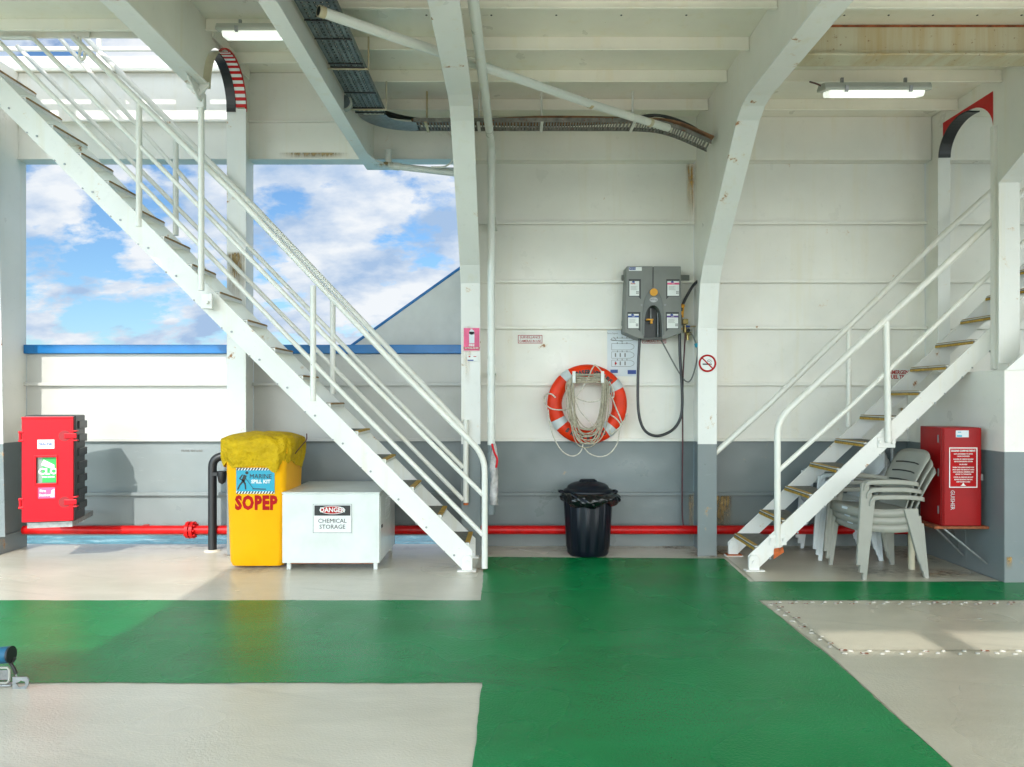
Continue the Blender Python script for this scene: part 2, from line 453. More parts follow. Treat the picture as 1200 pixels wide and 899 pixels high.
for par, segs, z in ((ceil, [(-1.27, 1.70), (1.72, 3.87), (3.89, 9)], ZC), (ceil2, [(-2.42, -1.31), (-9, -2.44)], ZL)):
    for a, c_ in segs:
        for y in ys:
            if par is ceil2 and y > 6.3 and c_ < -2.43: continue
            if par is ceil2 and y < 3.4 and c_ < -2.43: a2, c2 = -3.2, c_
            else: a2, c2 = a, c_
            if par is ceil and a > 1.7 and y == 5.510 and a < 3: continue
            if par is ceil and a > 3.8 and y > 6.3: continue
            mb = MB(); mb.box(a2, c2, y, y+.011, z-.089, z); mb.box(a2, c2, y-.014, y+.011, z-.1, z-.086)
            mb.build('beam', M_CEIL, par, .003)
def floor_mark(x0, x1, y0, y1, mat):
    mb = MB(); mb.add([(x0, y0, .0078), (x1, y0, .0078), (x1, y1, .0078), (x0, y1, .0078)], [(0, 1, 2, 3)]); o = mb.build('rust_dark_mark', mat, deck); return o
m, nt, b = newmat('floor_rust'); M_FR = m
g_ = nd(nt, 'ShaderNodeTexCoord').outputs['Generated']
sp_ = nd(nt, 'ShaderNodeVectorMath', operation='SUBTRACT'); nt.links.new(g_, sp_.inputs[0]); sp_.inputs[1].default_value = (.5, .5, 0)
ml = nd(nt, 'ShaderNodeVectorMath', operation='MULTIPLY'); nt.links.new(sp_.outputs[0], ml.inputs[0]); ml.inputs[1].default_value = (1, 1, 0)
ln = nd(nt, 'ShaderNodeVectorMath', operation='LENGTH'); nt.links.new(ml.outputs[0], ln.inputs[0])
fa = mapr(nt, ln.outputs['Value'], .5, .12)
fn = mapr(nt, noise(nt, pos(nt), 14, 7, .7), .40, .66)
mm0 = nd(nt, 'ShaderNodeMath', operation='MULTIPLY'); nt.links.new(fa, mm0.inputs[0]); nt.links.new(fn, mm0.inputs[1])
mm = nd(nt, 'ShaderNodeMath', operation='MULTIPLY'); mm.name = 'gain'; nt.links.new(mm0.outputs[0], mm.inputs[0]); mm.inputs[1].default_value = .8
nt.links.new(mm.outputs[0], b.inputs['Alpha']); b.inputs['Base Color'].default_value = (.24, .11, .035, 1); b.inputs['Roughness'].default_value = .8
for a_ in ((1.52, 2.12, 6.62, 7.15), (1.5, 1.95, 6.55, 6.95), (3.1, 3.72, 5.9, 6.25), (-.55, -.15, 6.6, 7.0), (-2.6, -2.25, 6.6, 6.95), (-.42, -.18, 6.05, 6.3), (3.3, 3.72, 6.4, 7.1), (1.3, 1.72, 7.0, 7.19)): floor_mark(*a_, M_FR)
M_FDARK = M_FR.copy(); M_FDARK.name = 'floor_dark'; M_FDARK.node_tree.nodes['gain'].inputs[1].default_value = .38; M_FDARK.node_tree.nodes['Principled BSDF'].inputs['Base Color'].default_value = (.07, .065, .055, 1)  # dark, weaker variant of the soft-edged floor mark
for a_ in ((-4.6, -.2, 6.95, 7.28), (-.3, 1.7, 7.0, 7.2), (1.75, 3.7, 6.9, 7.2), (.40, .95, 6.55, 7.05), (-2.5, -1.7, 6.0, 6.4), (-2.0, -.95, 6.0, 7.15), (2.5, 3.3, 5.85, 6.5)): floor_mark(*a_, M_FDARK)
# small bolt holes along the ceiling
mb = MB()
for x0, x1, n, y in ((-.8, 1.4, 5, 5.2), (2.1, 3.6, 5, 5.2), (-.9, 1.4, 5, 6.85), (1.9, 3.7, 8, 6.9)):
    for i in range(n):
        x = x0+(x1-x0)*(i+.5)/n; mb.cyl((x, y, ZC-.003), .007, .003, 'z', 8)
mb.build('bolt_hole', M_KT, ceil)
# hatch coaming above the left stair and upper deck edge
hc = MB(); hc.box(-9, -2.41, 6.20, 6.22, ZL-.09, ZL+.03); hc.box(-2.42, -2.40, 6.22, 7.04, ZL-.09, ZL+.03)
hc.build('hatch_coaming', M_WEB, ceil2, .003)
# upper deck
ud = MB().box(-9, 9, 7.083, 7.30, ZL, ZL+.03).build('upper_deck_edge', M_OUT); tag(ud, kind='structure')
ub = thing('upper_bulwark', 'low white bulwark of the deck above, sunlit and seen through the stair hatch', 'bulwark', (-5, 7.3, ZL))
MB().box(-9, -1.0, 7.30, 7.33, ZL+.0, 4.64).build('plate', M_OUT, ub, .004)
rr = thing('deck_railing', 'white pipe railing of the deck above, against the sky in the stair hatch', 'railing', (-5, 7.31, 4.64))
MB().tube([(-9, 7.31, 4.71), (-1, 7.31, 4.71)], .024).tube([(-9, 7.31, 5.05), (-1, 7.31, 5.05)], .024).build('rail', M_RAIL, rr)
for x in (-7.4, -5.65, -3.93, -2.2): MB().tube([(x, 7.31, 4.6), (x, 7.31, 5.05)], .024).build('post', M_RAIL, rr)

hs = thing('hatch_sun_mask', 'unseen white slotted plate added above the stair hatch to mask the sun', 'screen', (-5, 6.1, ZL))
mb = MB(); mb.box(-9, -1.5, 6.09, 6.11, ZL+.03, 4.60); mb.box(-9, -1.5, 6.09, 6.11, 4.69, 4.74); mb.box(-9, -1.5, 6.09, 6.11, 4.79, 5.17)  # unseen plate added to shade the lintel and shape its sun patches
x = -9
while x < -1.6:
    mb.box(x, x+.16, 6.09, 6.11, 4.60, 4.69); mb.box(x+.3, x+.62, 6.09, 6.11, 4.74, 4.79); x += .78
mb.build('plate', M_OUT, hs)
# ------------------------------------------------------------------ hull side
def ribs(mb, x0, x1, zs, y):
    for z in zs:
        mb.box(x0, x1, y-.030, y, z-.009, z+.009); mb.box(x0, x1, y-.046, y-.028, z-.018, z+.012)
ZR = [.496, 1.0, 1.52, 2.048, 2.48, 3.024]
def hull_wall(x0, x1, label, extra=()):
    t = thing('hull_wall', label, 'wall', ((x0+x1)/2, W, 0))
    MB().box(x0, x1, W, W+.03, 0, ZK).build('plate', M_HULL, t)
    mb = MB(); ribs(mb, x0+.003, x1-.003, ZR, W); mb.build('stiffener', M_HULL, t, .003)
    mb = MB(); mb.box(x0, x1, 7.083, W+.03, ZK, ZC-.0005); mb.build('upper_plate', M_WEB, t, .004)
    return t
hw1 = hull_wall(-.352, 1.704, 'white and grey steel wall panel with the lifebuoy on it')
MB().box(1.79, 1.83, 6.86, 7.19, 0, .47).build('foot_gusset', M_FRAME, hw1, .003)
hw2 = hull_wall(1.718, 3.872, 'white and grey steel wall panel behind the right-hand staircase')
hw3 = hull_wall(3.888, 9, 'white steel wall seen through the arched opening at the right edge')
def bulwark(x0, x1, label):
    t = thing('bulwark', label, 'bulwark', ((x0+x1)/2, W, 0))
    MB().box(x0, x1, W, W+.03, .104, 1.80).build('plate', M_BULW, t)
    mb = MB(); ribs(mb, x0+.003, x1-.003, ZR[:3], W); mb.box(x0, x1, W-.006, W+.036, .10, .118); mb.build('stiffener', M_BULW, t, .003)
    mb = MB(); mb.box(x0, x1, 7.15, 7.28, 1.803, 1.885); mb.build('cap_rail', M_BLUE, t, .006)
    return t
bw0 = bulwark(-9, -4.57, 'steel bulwark with blue cap left of the leftmost column')
bw1 = bulwark(-4.55, -2.437, 'steel bulwark with blue cap behind the red locker')
bw2 = bulwark(-2.423, -.368, 'steel bulwark with blue cap behind the chemical storage box')
lt = thing('lintel', 'painted steel plate above the open window bays, patched with sunlight', 'lintel', (-3, 7.1, ZK))
mb = MB(); mb.box(-9, -.368, 7.083, W+.03, ZK, ZL-.002); mb.build('plate', M_HULL, lt, .004)
mb = MB(); mb.box(-9, -2.44, 7.045, 7.083, 3.925, 3.94); mb.box(-2.42, -1.31, 7.045, 7.083, 3.925, 3.94); mb.box(-9, -.37, 7.06, 7.083, ZK, ZK+.012); mb.build('stiffener', M_HULL, lt, .003)
rusty(lt, -2.15, -1.5, ZK+.01, ZK+.06, 7.055, M_RS2)
# outboard wing with blue edge
ow = thing('outer_wing_plate', 'white triangular side plating with a blue sloping edge beyond the bulwark', 'hull plate', (-.9, 7.6, 1.2))
a = V(405, 410, 7.6); b_ = V(545, 310, 7.6)
MB().prism([(a[0], 1.0), (.3, 1.0), (.3, b_[2]+.55), (b_[0], b_[2]), (a[0], a[2])], 'y', 7.6, 7.64).build('plate', M_OUT, ow)
dx, dz = b_[0]-a[0], b_[2]-a[2]; L = math.hypot(dx, dz)
MB().tube([(a[0], 7.61, a[2]), (b_[0]+.8*1, 7.61, b_[2]+.8*dz/dx)], .016, 8).build('edge_trim', M_BLUE, ow)

# ------------------------------------------------------------------ web frames
def flange(mb, prof, X, w, t=.014):
    """strip following profile (Y,Z) with thickness t away (towards +Y / up)"""
    n = len(prof)
    P = [Vector(p) for p in prof]; nr = []
    for i in range(n):
        d = (P[min(i+1, n-1)]-P[max(i-1, 0)]).normalized(); nr.append(Vector((d.y, -d.x)))
    vs = []
    for i in range(n):
        for s_, k in ((-1, 0), (1, 0), (1, 1), (-1, 1)):
            q = P[i]+nr[i]*t*k*1.0
            vs.append((X+s_*w/2, q.x, q.y))
    fs = []
    for i in range(n-1):
        for k in range(4): fs.append((i*4+k, i*4+(k+1) % 4, (i+1)*4+(k+1) % 4, (i+1)*4+k))
    fs += [(0, 3, 2, 1), tuple(range(4*n-4, 4*n))]
    mb.add(vs, fs)
def web_frame(X, label, prof, w, top, rusts=()):
    t = thing('web_frame', label, 'steel frame', (X, 6.8, 0))
    mb = MB(); flange(mb, prof, X, w); mb.build('flange', M_FRAME, t, .003)
    poly = [(y+.009, z+(.007 if z > 2.3 else 0)) for y, z in prof]
    y_end = prof[-1][0]
    poly += [(y_end, top-.002), (7.081, top-.002), (7.081, ZK), (W-.001, ZK), (W-.001, 0)]
    MB().prism(poly, 'x', X-.006, X+.006).build('web', M_WEB, t)
    return t
profC = [(6.73, 0), (6.72, 2.0), (6.64, 2.38), (6.54, 2.52), (5.56, 3.40), (5.44, 3.46), (5.30, 3.482), (EDGE, 3.482)]
fC = web_frame(-.36, 'white steel frame with the pink extinguisher sign, left of the lifebuoy', profC, .170, ZC)
fD = web_frame(1.711, 'white steel frame with the no smoking sign, right of the hose reel', profC, .168, ZC)
fD['label'] = 'white steel frame carrying the no smoking sign'
fA = web_frame(-4.56, 'white steel column at the left edge beside the red locker', [(6.78, .16), (6.74, 1.4), (6.70, 3.2), (6.70, 4.0)], .17, ZL)
MB().prism([(6.55, 0), (7.19, 0), (7.19, .16), (6.80, .16)], 'x', -4.58, -4.54).build('foot_bracket', M_FRAME, fA)
# half girder between bays
t = thing('ceiling_girder', 'deep narrow ceiling girder carrying the cable tray, ending above the window', 'girder', (-1.28, 5, 3.48))
MB().box(-1.285, -1.273, EDGE, 7.08, 3.49, ZL).build('web', M_WEB, t)
MB().box(-1.335, -1.235, EDGE, 6.55, 3.476, 3.49).build('flange', M_FRAME, t, .002)
mb = MB(); pr = []
for i in range(9):
    a = i/8; pr.append((6.55+.50*math.sin(a*math.pi/2), 3.483+.0*a))
# flared foot of the flange turning along the lintel
mb.add([(-1.335, 6.55, 3.476), (-1.235, 6.55, 3.476), (-1.20, 6.78, 3.478), (-1.10, 6.93, 3.482), (-.90, 7.02, 3.486), (-.45, 7.05, 3.49), (-.45, 7.08, 3.49), (-1.335, 7.08, 3.49)], [tuple(range(8))])
mb.add([(-1.335, 6.55, 3.49), (-1.235, 6.55, 3.49), (-1.20, 6.78, 3.492), (-1.10, 6.93, 3.496), (-.90, 7.02, 3.50), (-.45, 7.05, 3.504), (-.45, 7.08, 3.504), (-1.335, 7.08, 3.504)], [tuple(range(7, -1, -1))])
mb.add([(-1.235, 6.55, 3.476), (-1.20, 6.78, 3.478), (-1.10, 6.93, 3.482), (-.90, 7.02, 3.486), (-.45, 7.05, 3.49), (-1.235, 6.55, 3.49), (-1.20, 6.78, 3.492), (-1.10, 6.93, 3.496), (-.90, 7.02, 3.50), (-.45, 7.05, 3.504)], [(i, i+1, i+6, i+5) for i in range(4)])
mb.build('foot_plate', M_FRAME, t)
rusty(t, -1.24, -1.05, 3.44, 3.50, 6.86, M_RS2)

# frame B with the striped arch
XB = -2.43
fB = thing('web_frame', 'white steel frame with a red and white striped arch behind the left staircase', 'steel frame', (XB, 6.8, 0))
MB().box(XB-.085, XB+.085, 6.77, 6.785, 0, 3.94).build('flange', M_FRAME, fB, .003)
MB().prism([(6.785, 0), (W-.001, 0), (W-.001, ZK), (7.081, ZK), (7.081, 3.94), (6.785, 3.94)], 'x', XB-.006, XB+.006).build('web', M_WEB, fB)
arc = []
for i in range(25):
    a = math.pi*i/24
    arc.append((6.405-.385*math.cos(a), 3.83+.40*math.sin(a)+.11*(i/24)))
poly = [(5.98, 3.83)]+arc+[(7.081, 3.94), (7.081, ZL-.002), (EDGE+3.2, ZL-.002), (EDGE+3.2, 3.84), (5.98, 3.84)]
poly = arc+[(7.081, 3.94), (7.081, ZL-.002), (2.4, ZL-.002), (2.4, 3.83), (5.98, 3.83)]
MB().prism(poly, 'x', XB-.006, XB+.006).build('arch_web', M_WEB, fB)
MB().box(XB-.08, XB+.08, 2.4, 5.93, 3.812, 3.828).build('girder_flange', M_FRAME, fB, .003)
mb = MB(); mb.prism([(5.70, 3.81), (5.93, 3.81), (6.06, 3.86), (6.06, 3.80), (5.99, 3.70), (5.93, 3.70)], 'x', XB+.0, XB+.012)
mb.prism([(XB-.09, 3.83), (XB+.09, 3.83), (XB+.09, 3.80), (XB+.02, 3.73), (XB-.02, 3.73), (XB-.09, 3.80)], 'y', 5.93, 5.945); mb.cyl((XB, 5.915, 3.77), .02, .015, 'y', 10); mb.build('bracket', M_FRAME, fB, .003)
def arcstrip(mb, pts, x0, x1, t):
    for i in range(len(pts)-1):
        (y0, z0), (y1, z1) = pts[i], pts[i+1]
        mb.add([(x0, y0, z0), (x1, y0, z0), (x1, y1, z1), (x0, y1, z1)], [(0, 1, 2, 3)], True)
        d = Vector((y1-y0, z1-z0)).normalized(); nn = Vector((d.y, -d.x))*t
        mb.add([(x0, y0+nn.x, z0+nn.y), (x1, y0+nn.x, z0+nn.y), (x1, y1+nn.x, z1+nn.y), (x0, y1+nn.x, z1+nn.y)], [(3, 2, 1, 0)], True)
    for x in (x0, x1):
        for i in range(len(pts)-1):
            (y0, z0), (y1, z1) = pts[i], pts[i+1]
            d = Vector((y1-y0, z1-z0)).normalized(); nn = Vector((d.y, -d.x))*t
            mb.add([(x, y0, z0), (x, y1, z1), (x, y1+nn.x, z1+nn.y), (x, y0+nn.x, z0+nn.y)], [(0, 1, 2, 3)])
def arcpt(f): # 0..1 over the arch, inner offset
    a = math.pi*f
    return (6.405-.372*math.cos(a), 3.82+.39*math.sin(a)+.11*f)
mb = MB(); arcstrip(mb, [arcpt(.40+.62*i/20) for i in range(21)], XB-.085, XB-.005, .014); mb.build('rubber_edging', M_BLACK, fB)
mb = MB(); nS = 22
mr = MB(); mw = MB()
for k in range(nS):
    f0 = .42+.56*k/nS; f1 = .42+.56*(k+1)/nS
    arcstrip(mr if k % 2 else mw, [arcpt(f0), arcpt((f0+f1)/2), arcpt(f1)], XB-.004, XB+.084, .006)
mr.cur = 0; allb = MB(); allb.add(mr.v, mr.f); allb.cur = 1; allb.add(mw.v, mw.f)
allb.build('hazard_stripe', [M_RED, M_WP], fB)
mb = MB(); arcstrip(mb, [(6.405-.386*math.cos(math.pi*f), 3.83+.401*math.sin(math.pi*f)+.11*f) for f in [.3+.72*i/24 for i in range(25)]], XB+.07, XB+.087, .012); mb.build('arch_rim', M_RED, fB)
mb = MB(); arcstrip(mb, [arcpt(.0+.42*i/12) for i in range(13)], XB-.06, XB+.06, .008); mb.build('arch_edge', M_CREAM, fB)
rusty(fB, XB-.084, XB+.084, 2.25, 2.68, 6.7665, M_RS2)
hp = thing('hanger_post', 'slim white post hanging from the arch down to the left stair', 'post', (-2.46, 6.1, 2.2))
MB().tube([(-2.46, 6.08, 3.80), (-2.46, 6.08, 2.24)], .024).build('pipe', M_RAIL, hp)
MB().box(-2.49, -2.43, 6.05, 6.11, 3.68, 3.80).build('bracket', M_STAIR, hp, .004)
mb = MB(); mb.box(-2.47, -2.38, 6.09, 6.125, 2.10, 2.22); mb.cyl((-2.42, 6.07, 2.15), .018, .021, 'y', 6); mb.build('bracket', M_STAIR, hp, .004)

# frame E with the red arch, standing on its casing
XE = 3.88
fE = thing('web_frame', 'white steel frame with a red painted arch over the right staircase', 'steel frame', (XE, 6, 1.6))
arcE = [(6.54-.36*math.cos(math.pi*i/24), 3.56+.27*math.sin(math.pi*i/24)) for i in range(25)]
poly = [(6.18, 1.60)]+arcE+[(6.90, 1.60), (7.19, 1.60), (7.19, ZK), (7.081, ZK), (7.081, ZC-.002), (0, ZC-.002), (0, 3.49), (5.15, 3.49), (6.0, 3.07), (6.0, 1.60)]
MB().prism(poly, 'x', XE-.006, XE+.006).build('web', M_WEB, fE)
mb = MB(); flange(mb, [(5.99, 1.66), (5.99, 3.07), (5.14, 3.482), (0, 3.482)], XE, .165); mb.build('flange', M_FRAME, fE, .003)
# red spandrel on the web face
poly = [(6.18, 3.55), (6.18, 3.86), (6.86, 3.86), (6.90, 3.60)]+[(y, z) for y, z in reversed(arcE)]
mb = MB(); n = len(arcE)
for i in range(n-1):
    (y0, z0), (y1, z1) = arcE[i], arcE[i+1]
    mb.add([(XE-.009, y0, z0), (XE-.009, y1, z1), (XE-.009, y1, 3.86), (XE-.009, y0, 3.86)], [(0, 1, 2, 3)])
mb.build('red_spandrel', M_RED, fE)
mb = MB(); arcstrip(mb, [(6.54-.352*math.cos(math.pi*f), 3.545+.268*math.sin(math.pi*f)) for f in [.42+.58*i/16 for i in range(17)]], XE-.055, XE+.05, .012); mb.build('rubber_edging', M_BLACK, fE)
mb = MB(); mb.box(XE-.055, XE+.055, 6.895, 6.905, 1.62, 3.55); mb.build('far_jamb', M_FRAME, fE, .003)
MB().box(XE-.035, XE+.035, 6.13, 6.178, 1.62, 3.57).build('near_jamb', M_WEB, fE, .008)
cs = thing('casing', 'low steel casing wall behind the dark red cabinet, grey below and white above', 'wall', (4.4, 6.4, 0))
MB().box(3.70, 5.2, 5.77, 7.19, 0, 1.60).build('plate', M_HULL, cs, .006)
mb = MB(); mb.prism([(3.712, 1.602), (5.19, 1.602), (5.19, 2.95)], 'y', 5.772, 5.79)
mb.box(3.697, 3.70, 6.26, 6.275, .05, .6); mb.build('stiffener', M_FRAME, cs)
rusty(cs, 3.705, 3.76, .1, .2, 5.765)

# ------------------------------------------------------------------ rusty girder in right bay
t = thing('rusty_girder', 'cream painted ceiling girder stained with rust, above the right-hand lamp', 'girder', (2.8, 5.3, 3.8))
MB().box(1.72, 3.87, 5.33, 5.35, 3.755, ZC-.002).build('web', M_RCREAM, t)
MB().box(1.72, 3.87, 5.25, 5.43, 3.735, 3.752).build('flange', M_RCREAM, t, .003)
mb = MB(); mb.box(1.72, 3.87, 5.328, 5.332, ZC-.02, ZC-.004); mb.build('rust_line', M_RUSTY, t)
MB().box(-9, -1.3, 5.33, 5.35, 0, .01)

# ------------------------------------------------------------------ pipes at the ceiling
t = thing('diagonal_pipe', 'white pipe running slantwise across the middle ceiling bay, open at its left end', 'pipe', (0, 5.3, 3.62))
pts = [VZ(374, 13, 3.62), VZ(470, 46, 3.615), VZ(560, 76, 3.61), VZ(690, 121, 3.62), VZ(783, 150, 3.63)]
pp = smoothpts([pts[0], pts[1], pts[2], pts[3], pts[4]], 5)
MB().tube(pp, .031, 16).build('pipe', M_PIPEW, t)
q = Vector(pts[0]); d = (Vector(pts[1])-q).normalized(); MB().tube([q-d*.004, q+d*.035], .0335, 16).build('pipe_coupling', M_RCREAM, t)
for q in (Vector(VZ(692, 122, 3.62)), Vector(VZ(762, 143.5, 3.627))): MB().tube([q-d*.015, q+d*.015], .034, 16).build('pipe_coupling', M_RCREAM, t)
MB().tube([Vector(pts[0])-d*.005, Vector(pts[0])-d*.002], .026, 12).build('bore', M_KT, t)

t = thing('drain_pipe', 'white vertical pipe beside the frame with the pink sign, bending along the ceiling', 'pipe', (-.176, 6.6, .6))
c0 = Vector((-.24, 2.5, 3.60)); c1 = Vector((-.178, 6.60, 3.56)); c2 = Vector((-.178, 6.62, .39))
pp = [c0]+bend(c0, c1, c2, .09)+[c2]
MB().tube(pp, .033, 16).build('pipe', M_PIPEW, t)
MB().tube([(-.178, 6.612, 3.50), (-.178, 6.612, 3.42)], .038, 16).build('pipe_coupling', M_PIPEW, t); MB().tube([(-.178, 6.613, 1.42), (-.178, 6.613, 1.36)], .036, 16).build('pipe_coupling', M_PIPEW, t)
for z in (2.95, 1.6):
    MB().box(-.215, -.14, 6.61, 7.19, z, z+.02).build('clamp', M_PIPEW, t)
t = thing('hanging_bag', 'crumpled clear plastic bag with a red wrapper hung on the pipe behind the stair foot', 'bag', (-.14, 6.56, .6))
mb = MB()
nr, nc = 14, 12; vs = []; fs = []
for i in range(nr):
    z = 1.0-.52*i/(nr-1)
    for j in range(nc):
        a = 2*math.pi*j/nc; rr_ = (.012+.016*math.sin(min(1, i/4)*1.5))*(1+.35*math.sin(3*a+i)+.2*random.random())
        vs.append((-.152+rr_*math.cos(a), 6.545+rr_*.8*math.sin(a), z))
for i in range(nr-1):
    for j in range(nc): fs.append((i*nc+j, i*nc+(j+1) % nc, (i+1)*nc+(j+1) % nc, (i+1)*nc+j))
mb.add(vs, fs, True); mb.build('plastic', M_BAG, t)
mb = MB(); mb.tube(smoothpts([(-.17, 6.52, 1.0), (-.15, 6.50, .93), (-.125, 6.50, .87), (-.135, 6.50, .80)]), [.009]*19, 8); mb.build('red_wrapper', M_REDBOX, t)

t = thing('lintel_pipe', 'short white drain pipe with an elbow under the lintel, left of the pink-sign frame', 'pipe', (-.8, 6.85, 3.4))
a0 = Vector(V(455, 176, 6.9)); a1 = Vector(V(455, 194, 6.9)); a2 = Vector(V(533, 203, 6.9))
MB().tube([a0]+bend(a0, a1, a2, .05)+[a2], .030, 14).build('pipe', M_PIPEW, t)
mb = MB(); dd = (a2-a1).normalized(); mb.tube([a1+dd*.05, a1+dd*.1], .035, 14); mb.build('pipe_coupling', M_PIPEW, t)
t = thing('curved_conduit', 'thin white curved conduit beside the pink-sign frame near the window top', 'pipe', (-.5, 6.85, 3.5))
MB().tube(smoothpts([V(505, 196, 6.8), V(522, 195, 6.8), V(531, 186, 6.8), V(532, 172, 6.8), V(527, 158, 6.85), V(520, 153, 6.9)]), .008, 8).build('conduit', M_RAIL, t)

# ------------------------------------------------------------------ cable trays
ct = thing('cable_tray', 'blue-grey perforated cable tray along the ceiling left of the pink-sign frame', 'cable tray', (-1.12, 5.0, 3.66))
ZT = 3.67
def tray_pt(s, y):  # s 0..1 across
    x0 = -1.245; x1 = -1.02
    return (x0+(x1-x0)*s, y, ZT)
mb = MB(); y = 3.2
for sx_ in range(6):  # long strips
    s0 = sx_/6+.02; s1 = sx_/6+.105
    mb.box(-1.245+.225*s0, -1.245+.225*s1, 3.0, 6.16, ZT, ZT+.003)
k = 0; y = 3.0
while y < 6.16:
    mb.box(-1.245, -1.02, y, y+.022, ZT+.0035, ZT+.0065); y += .040
mb.box(-1.248, -1.244, 3.0, 6.16, ZT, ZT+.04); mb.box(-1.021, -1.017, 3.0, 6.16, ZT, ZT+.04)
mb.build('tray', M_TRAYB, ct)
mb = MB()
for i in range(9):
    x = -1.23+.024*i
    mb.tube(smoothpts([(x, 3.0, ZT+.016), (x+.004*math.sin(i), 4.0, ZT+.02), (x, 5.0, ZT+.016), (x+.003, 6.1, ZT+.02)], 6), .0085, 6)
mb.build('cable', M_CABLEK, ct)
for y in (4.62, 4.86, 5.22, 5.28, 5.72, 6.02, 6.12):
    MB().tube([(-1.25, y, ZT-.004), (-1.015, y+.01, ZT-.004)], .005, 6).build('cable_tie', M_KT, ct)
for y in (5.3, 6.05): MB().tube([(-1.27, y, ZT-.008), (-.99, y, ZT-.008), (-.99, y, ZT+.08), (-.99, y+.0, ZC-.1)], .007, 6).build('hanger', M_RCREAM, ct)

ct2 = thing('cable_tray', 'rusty slotted cable tray running above the lifebuoy wall to the no smoking frame', 'cable tray', (.4, 6.5, 3.68))
def rib_tray(path, w, mb, step=.026, rail=.03):
    # path: list of (x,y,z) centreline; slats perpendicular in plan
    P = smoothpts(path, 8); acc = 0
    Ls = []; Rs = []
    for i, p_ in enumerate(P):
        d_ = (P[min(i+1, len(P)-1)]-P[max(i-1, 0)]); d_.z = 0; d_.normalize(); nrm = Vector((-d_.y, d_.x, 0))
        Ls.append(p_+nrm*w/2); Rs.append(p_-nrm*w/2)
    for S in (Ls, Rs):
        vs = []; fs = []
        for i, p_ in enumerate(S): vs += [p_+Vector((0, 0, -.004)), p_+Vector((0, 0, rail))]
        for i in range(len(S)-1): fs.append((2*i, 2*i+2, 2*i+3, 2*i+1))
        mb.add(vs, fs)
        o = 1.0
        vs = []; fs = []
        for i, p_ in enumerate(S):
            inn = (P[i]-p_).normalized()*.016; vs += [p_+Vector((0, 0, -.002)), p_+inn+Vector((0, 0, -.002))]
        for i in range(len(S)-1): fs.append((2*i, 2*i+2, 2*i+3, 2*i+1))
        mb.add(vs, fs)
    for i in range(len(P)-1):
        L_ = (P[i+1]-P[i]).length; n_ = max(1, round(L_/step))
        for k_ in range(n_):
            t0 = k_/n_; t1 = t0+.55/n_
            mb.add([Ls[i].lerp(Ls[i+1], t0), Rs[i].lerp(Rs[i+1], t0), Rs[i].lerp(Rs[i+1], t1), Ls[i].lerp(Ls[i+1], t1)], [(0, 1, 2, 3)])
zT = 3.69
mb = MB(); rib_tray([(-.82, 6.50, zT), (0, 6.50, zT), (.6, 6.50, zT), (1.10, 6.50, zT-.005), (1.35, 6.49, 3.64), (1.66, 6.47, 3.50)], .22, mb); mb.build('tray', M_TRAY, ct2)
# smooth bend joining the two runs
mb = MB(); P = []
for i in range(9):
    a = (math.pi/2)*i/8
    P.append((a,))
cxm, cym = -.80, 6.18; vs = []; fs = []
for i in range(13):
    a = math.pi-(math.pi/2)*i/12
    for r_ in (.44, .215):
        vs.append((cxm+r_*math.cos(a), cym+r_*math.sin(a), ZT+.02*i/12))
    vs.append((cxm+.44*math.cos(a), cym+.44*math.sin(a), ZT+.045+.02*i/12))
for i in range(12): fs += [(3*i, 3*i+1, 3*i+4, 3*i+3), (3*i, 3*i+3, 3*i+5, 3*i+2)]
mb.add(vs, fs, True); mb.build('bend', M_STEEL, ct2)
mb = MB(); 
for k in range(4):
    o = .03*k
    mb.tube(smoothpts([(-.85, 6.58-o, zT+.05), (-.4, 6.55-o, zT+.035), (.3, 6.54-o, zT+.03+.01*k), (1.0, 6.52-o, zT+.04), (1.35, 6.50-o, zT+.01), (1.68, 6.48-o, 3.56)], 6), .011, 8)
mb.build('cable', M_CABLE, ct2)
mb = MB()
for k in range(3): mb.tube(smoothpts([(-1.05, 6.3+.05*k, zT+.05), (-.75, 6.60, zT+.09), (.2, 6.62, zT+.05), (.95, 6.56, zT+.06+.015*k), (1.25, 6.5, zT+.09), (1.5, 6.5, 3.66+.02*k), (1.69, 6.5, 3.57)], 6), .012, 8)
mb.build('black_cable', M_CABLEK, ct2)
for x in (-.72, -.28, .25, 1.02):
    MB().tube([(x, 6.5, zT-.006), (x, 6.5, ZC)], .009, 6).box(x-.012, x+.012, 6.38, 6.62, zT-.012, zT-.004).build('hanger', M_RCREAM if x < -.5 else M_PIPEW, ct2)
rusty(hw1, 1.615, 1.70, 3.06, 3.575, 7.152)
rusty(fD, 1.60, 1.70, 2.9, 3.55, 7.05)
rusty(hw1, 1.64, 1.70, .02, .5, 7.15)
rusty(hw2, 1.86, 2.06, .10, .49, 7.165, M_RS2)
rusty(fC, -.442, -.35, 1.5, 2.02, 6.7155)

# round lamp / sounder
t = thing('round_fitting', 'small round grey fitting hanging beside the ceiling girder', 'fitting', (-1.27, 5.9, 3.6))
c = V(403, 121, 5.85)
MB().cyl((c[0], c[1]-.03, c[2]), .062, .05, 'y', 28).torus((c[0], c[1]-.03, c[2]), .06, .008).build('body', M_LAMPG, t, .004)
MB().cyl((c[0], c[1]-.034, c[2]), .052, .004, 'y', 28).build('lens', M_TRAYB, t)
MB().box(c[0]-.01, c[0]+.01, c[1], c[1]+.02, c[2], 3.9).box(c[0]-.09, c[0]-.05, c[1]-.02, c[1]+.01, c[2]-.02, c[2]+.03).build('bracket', M_LAMPG, t)

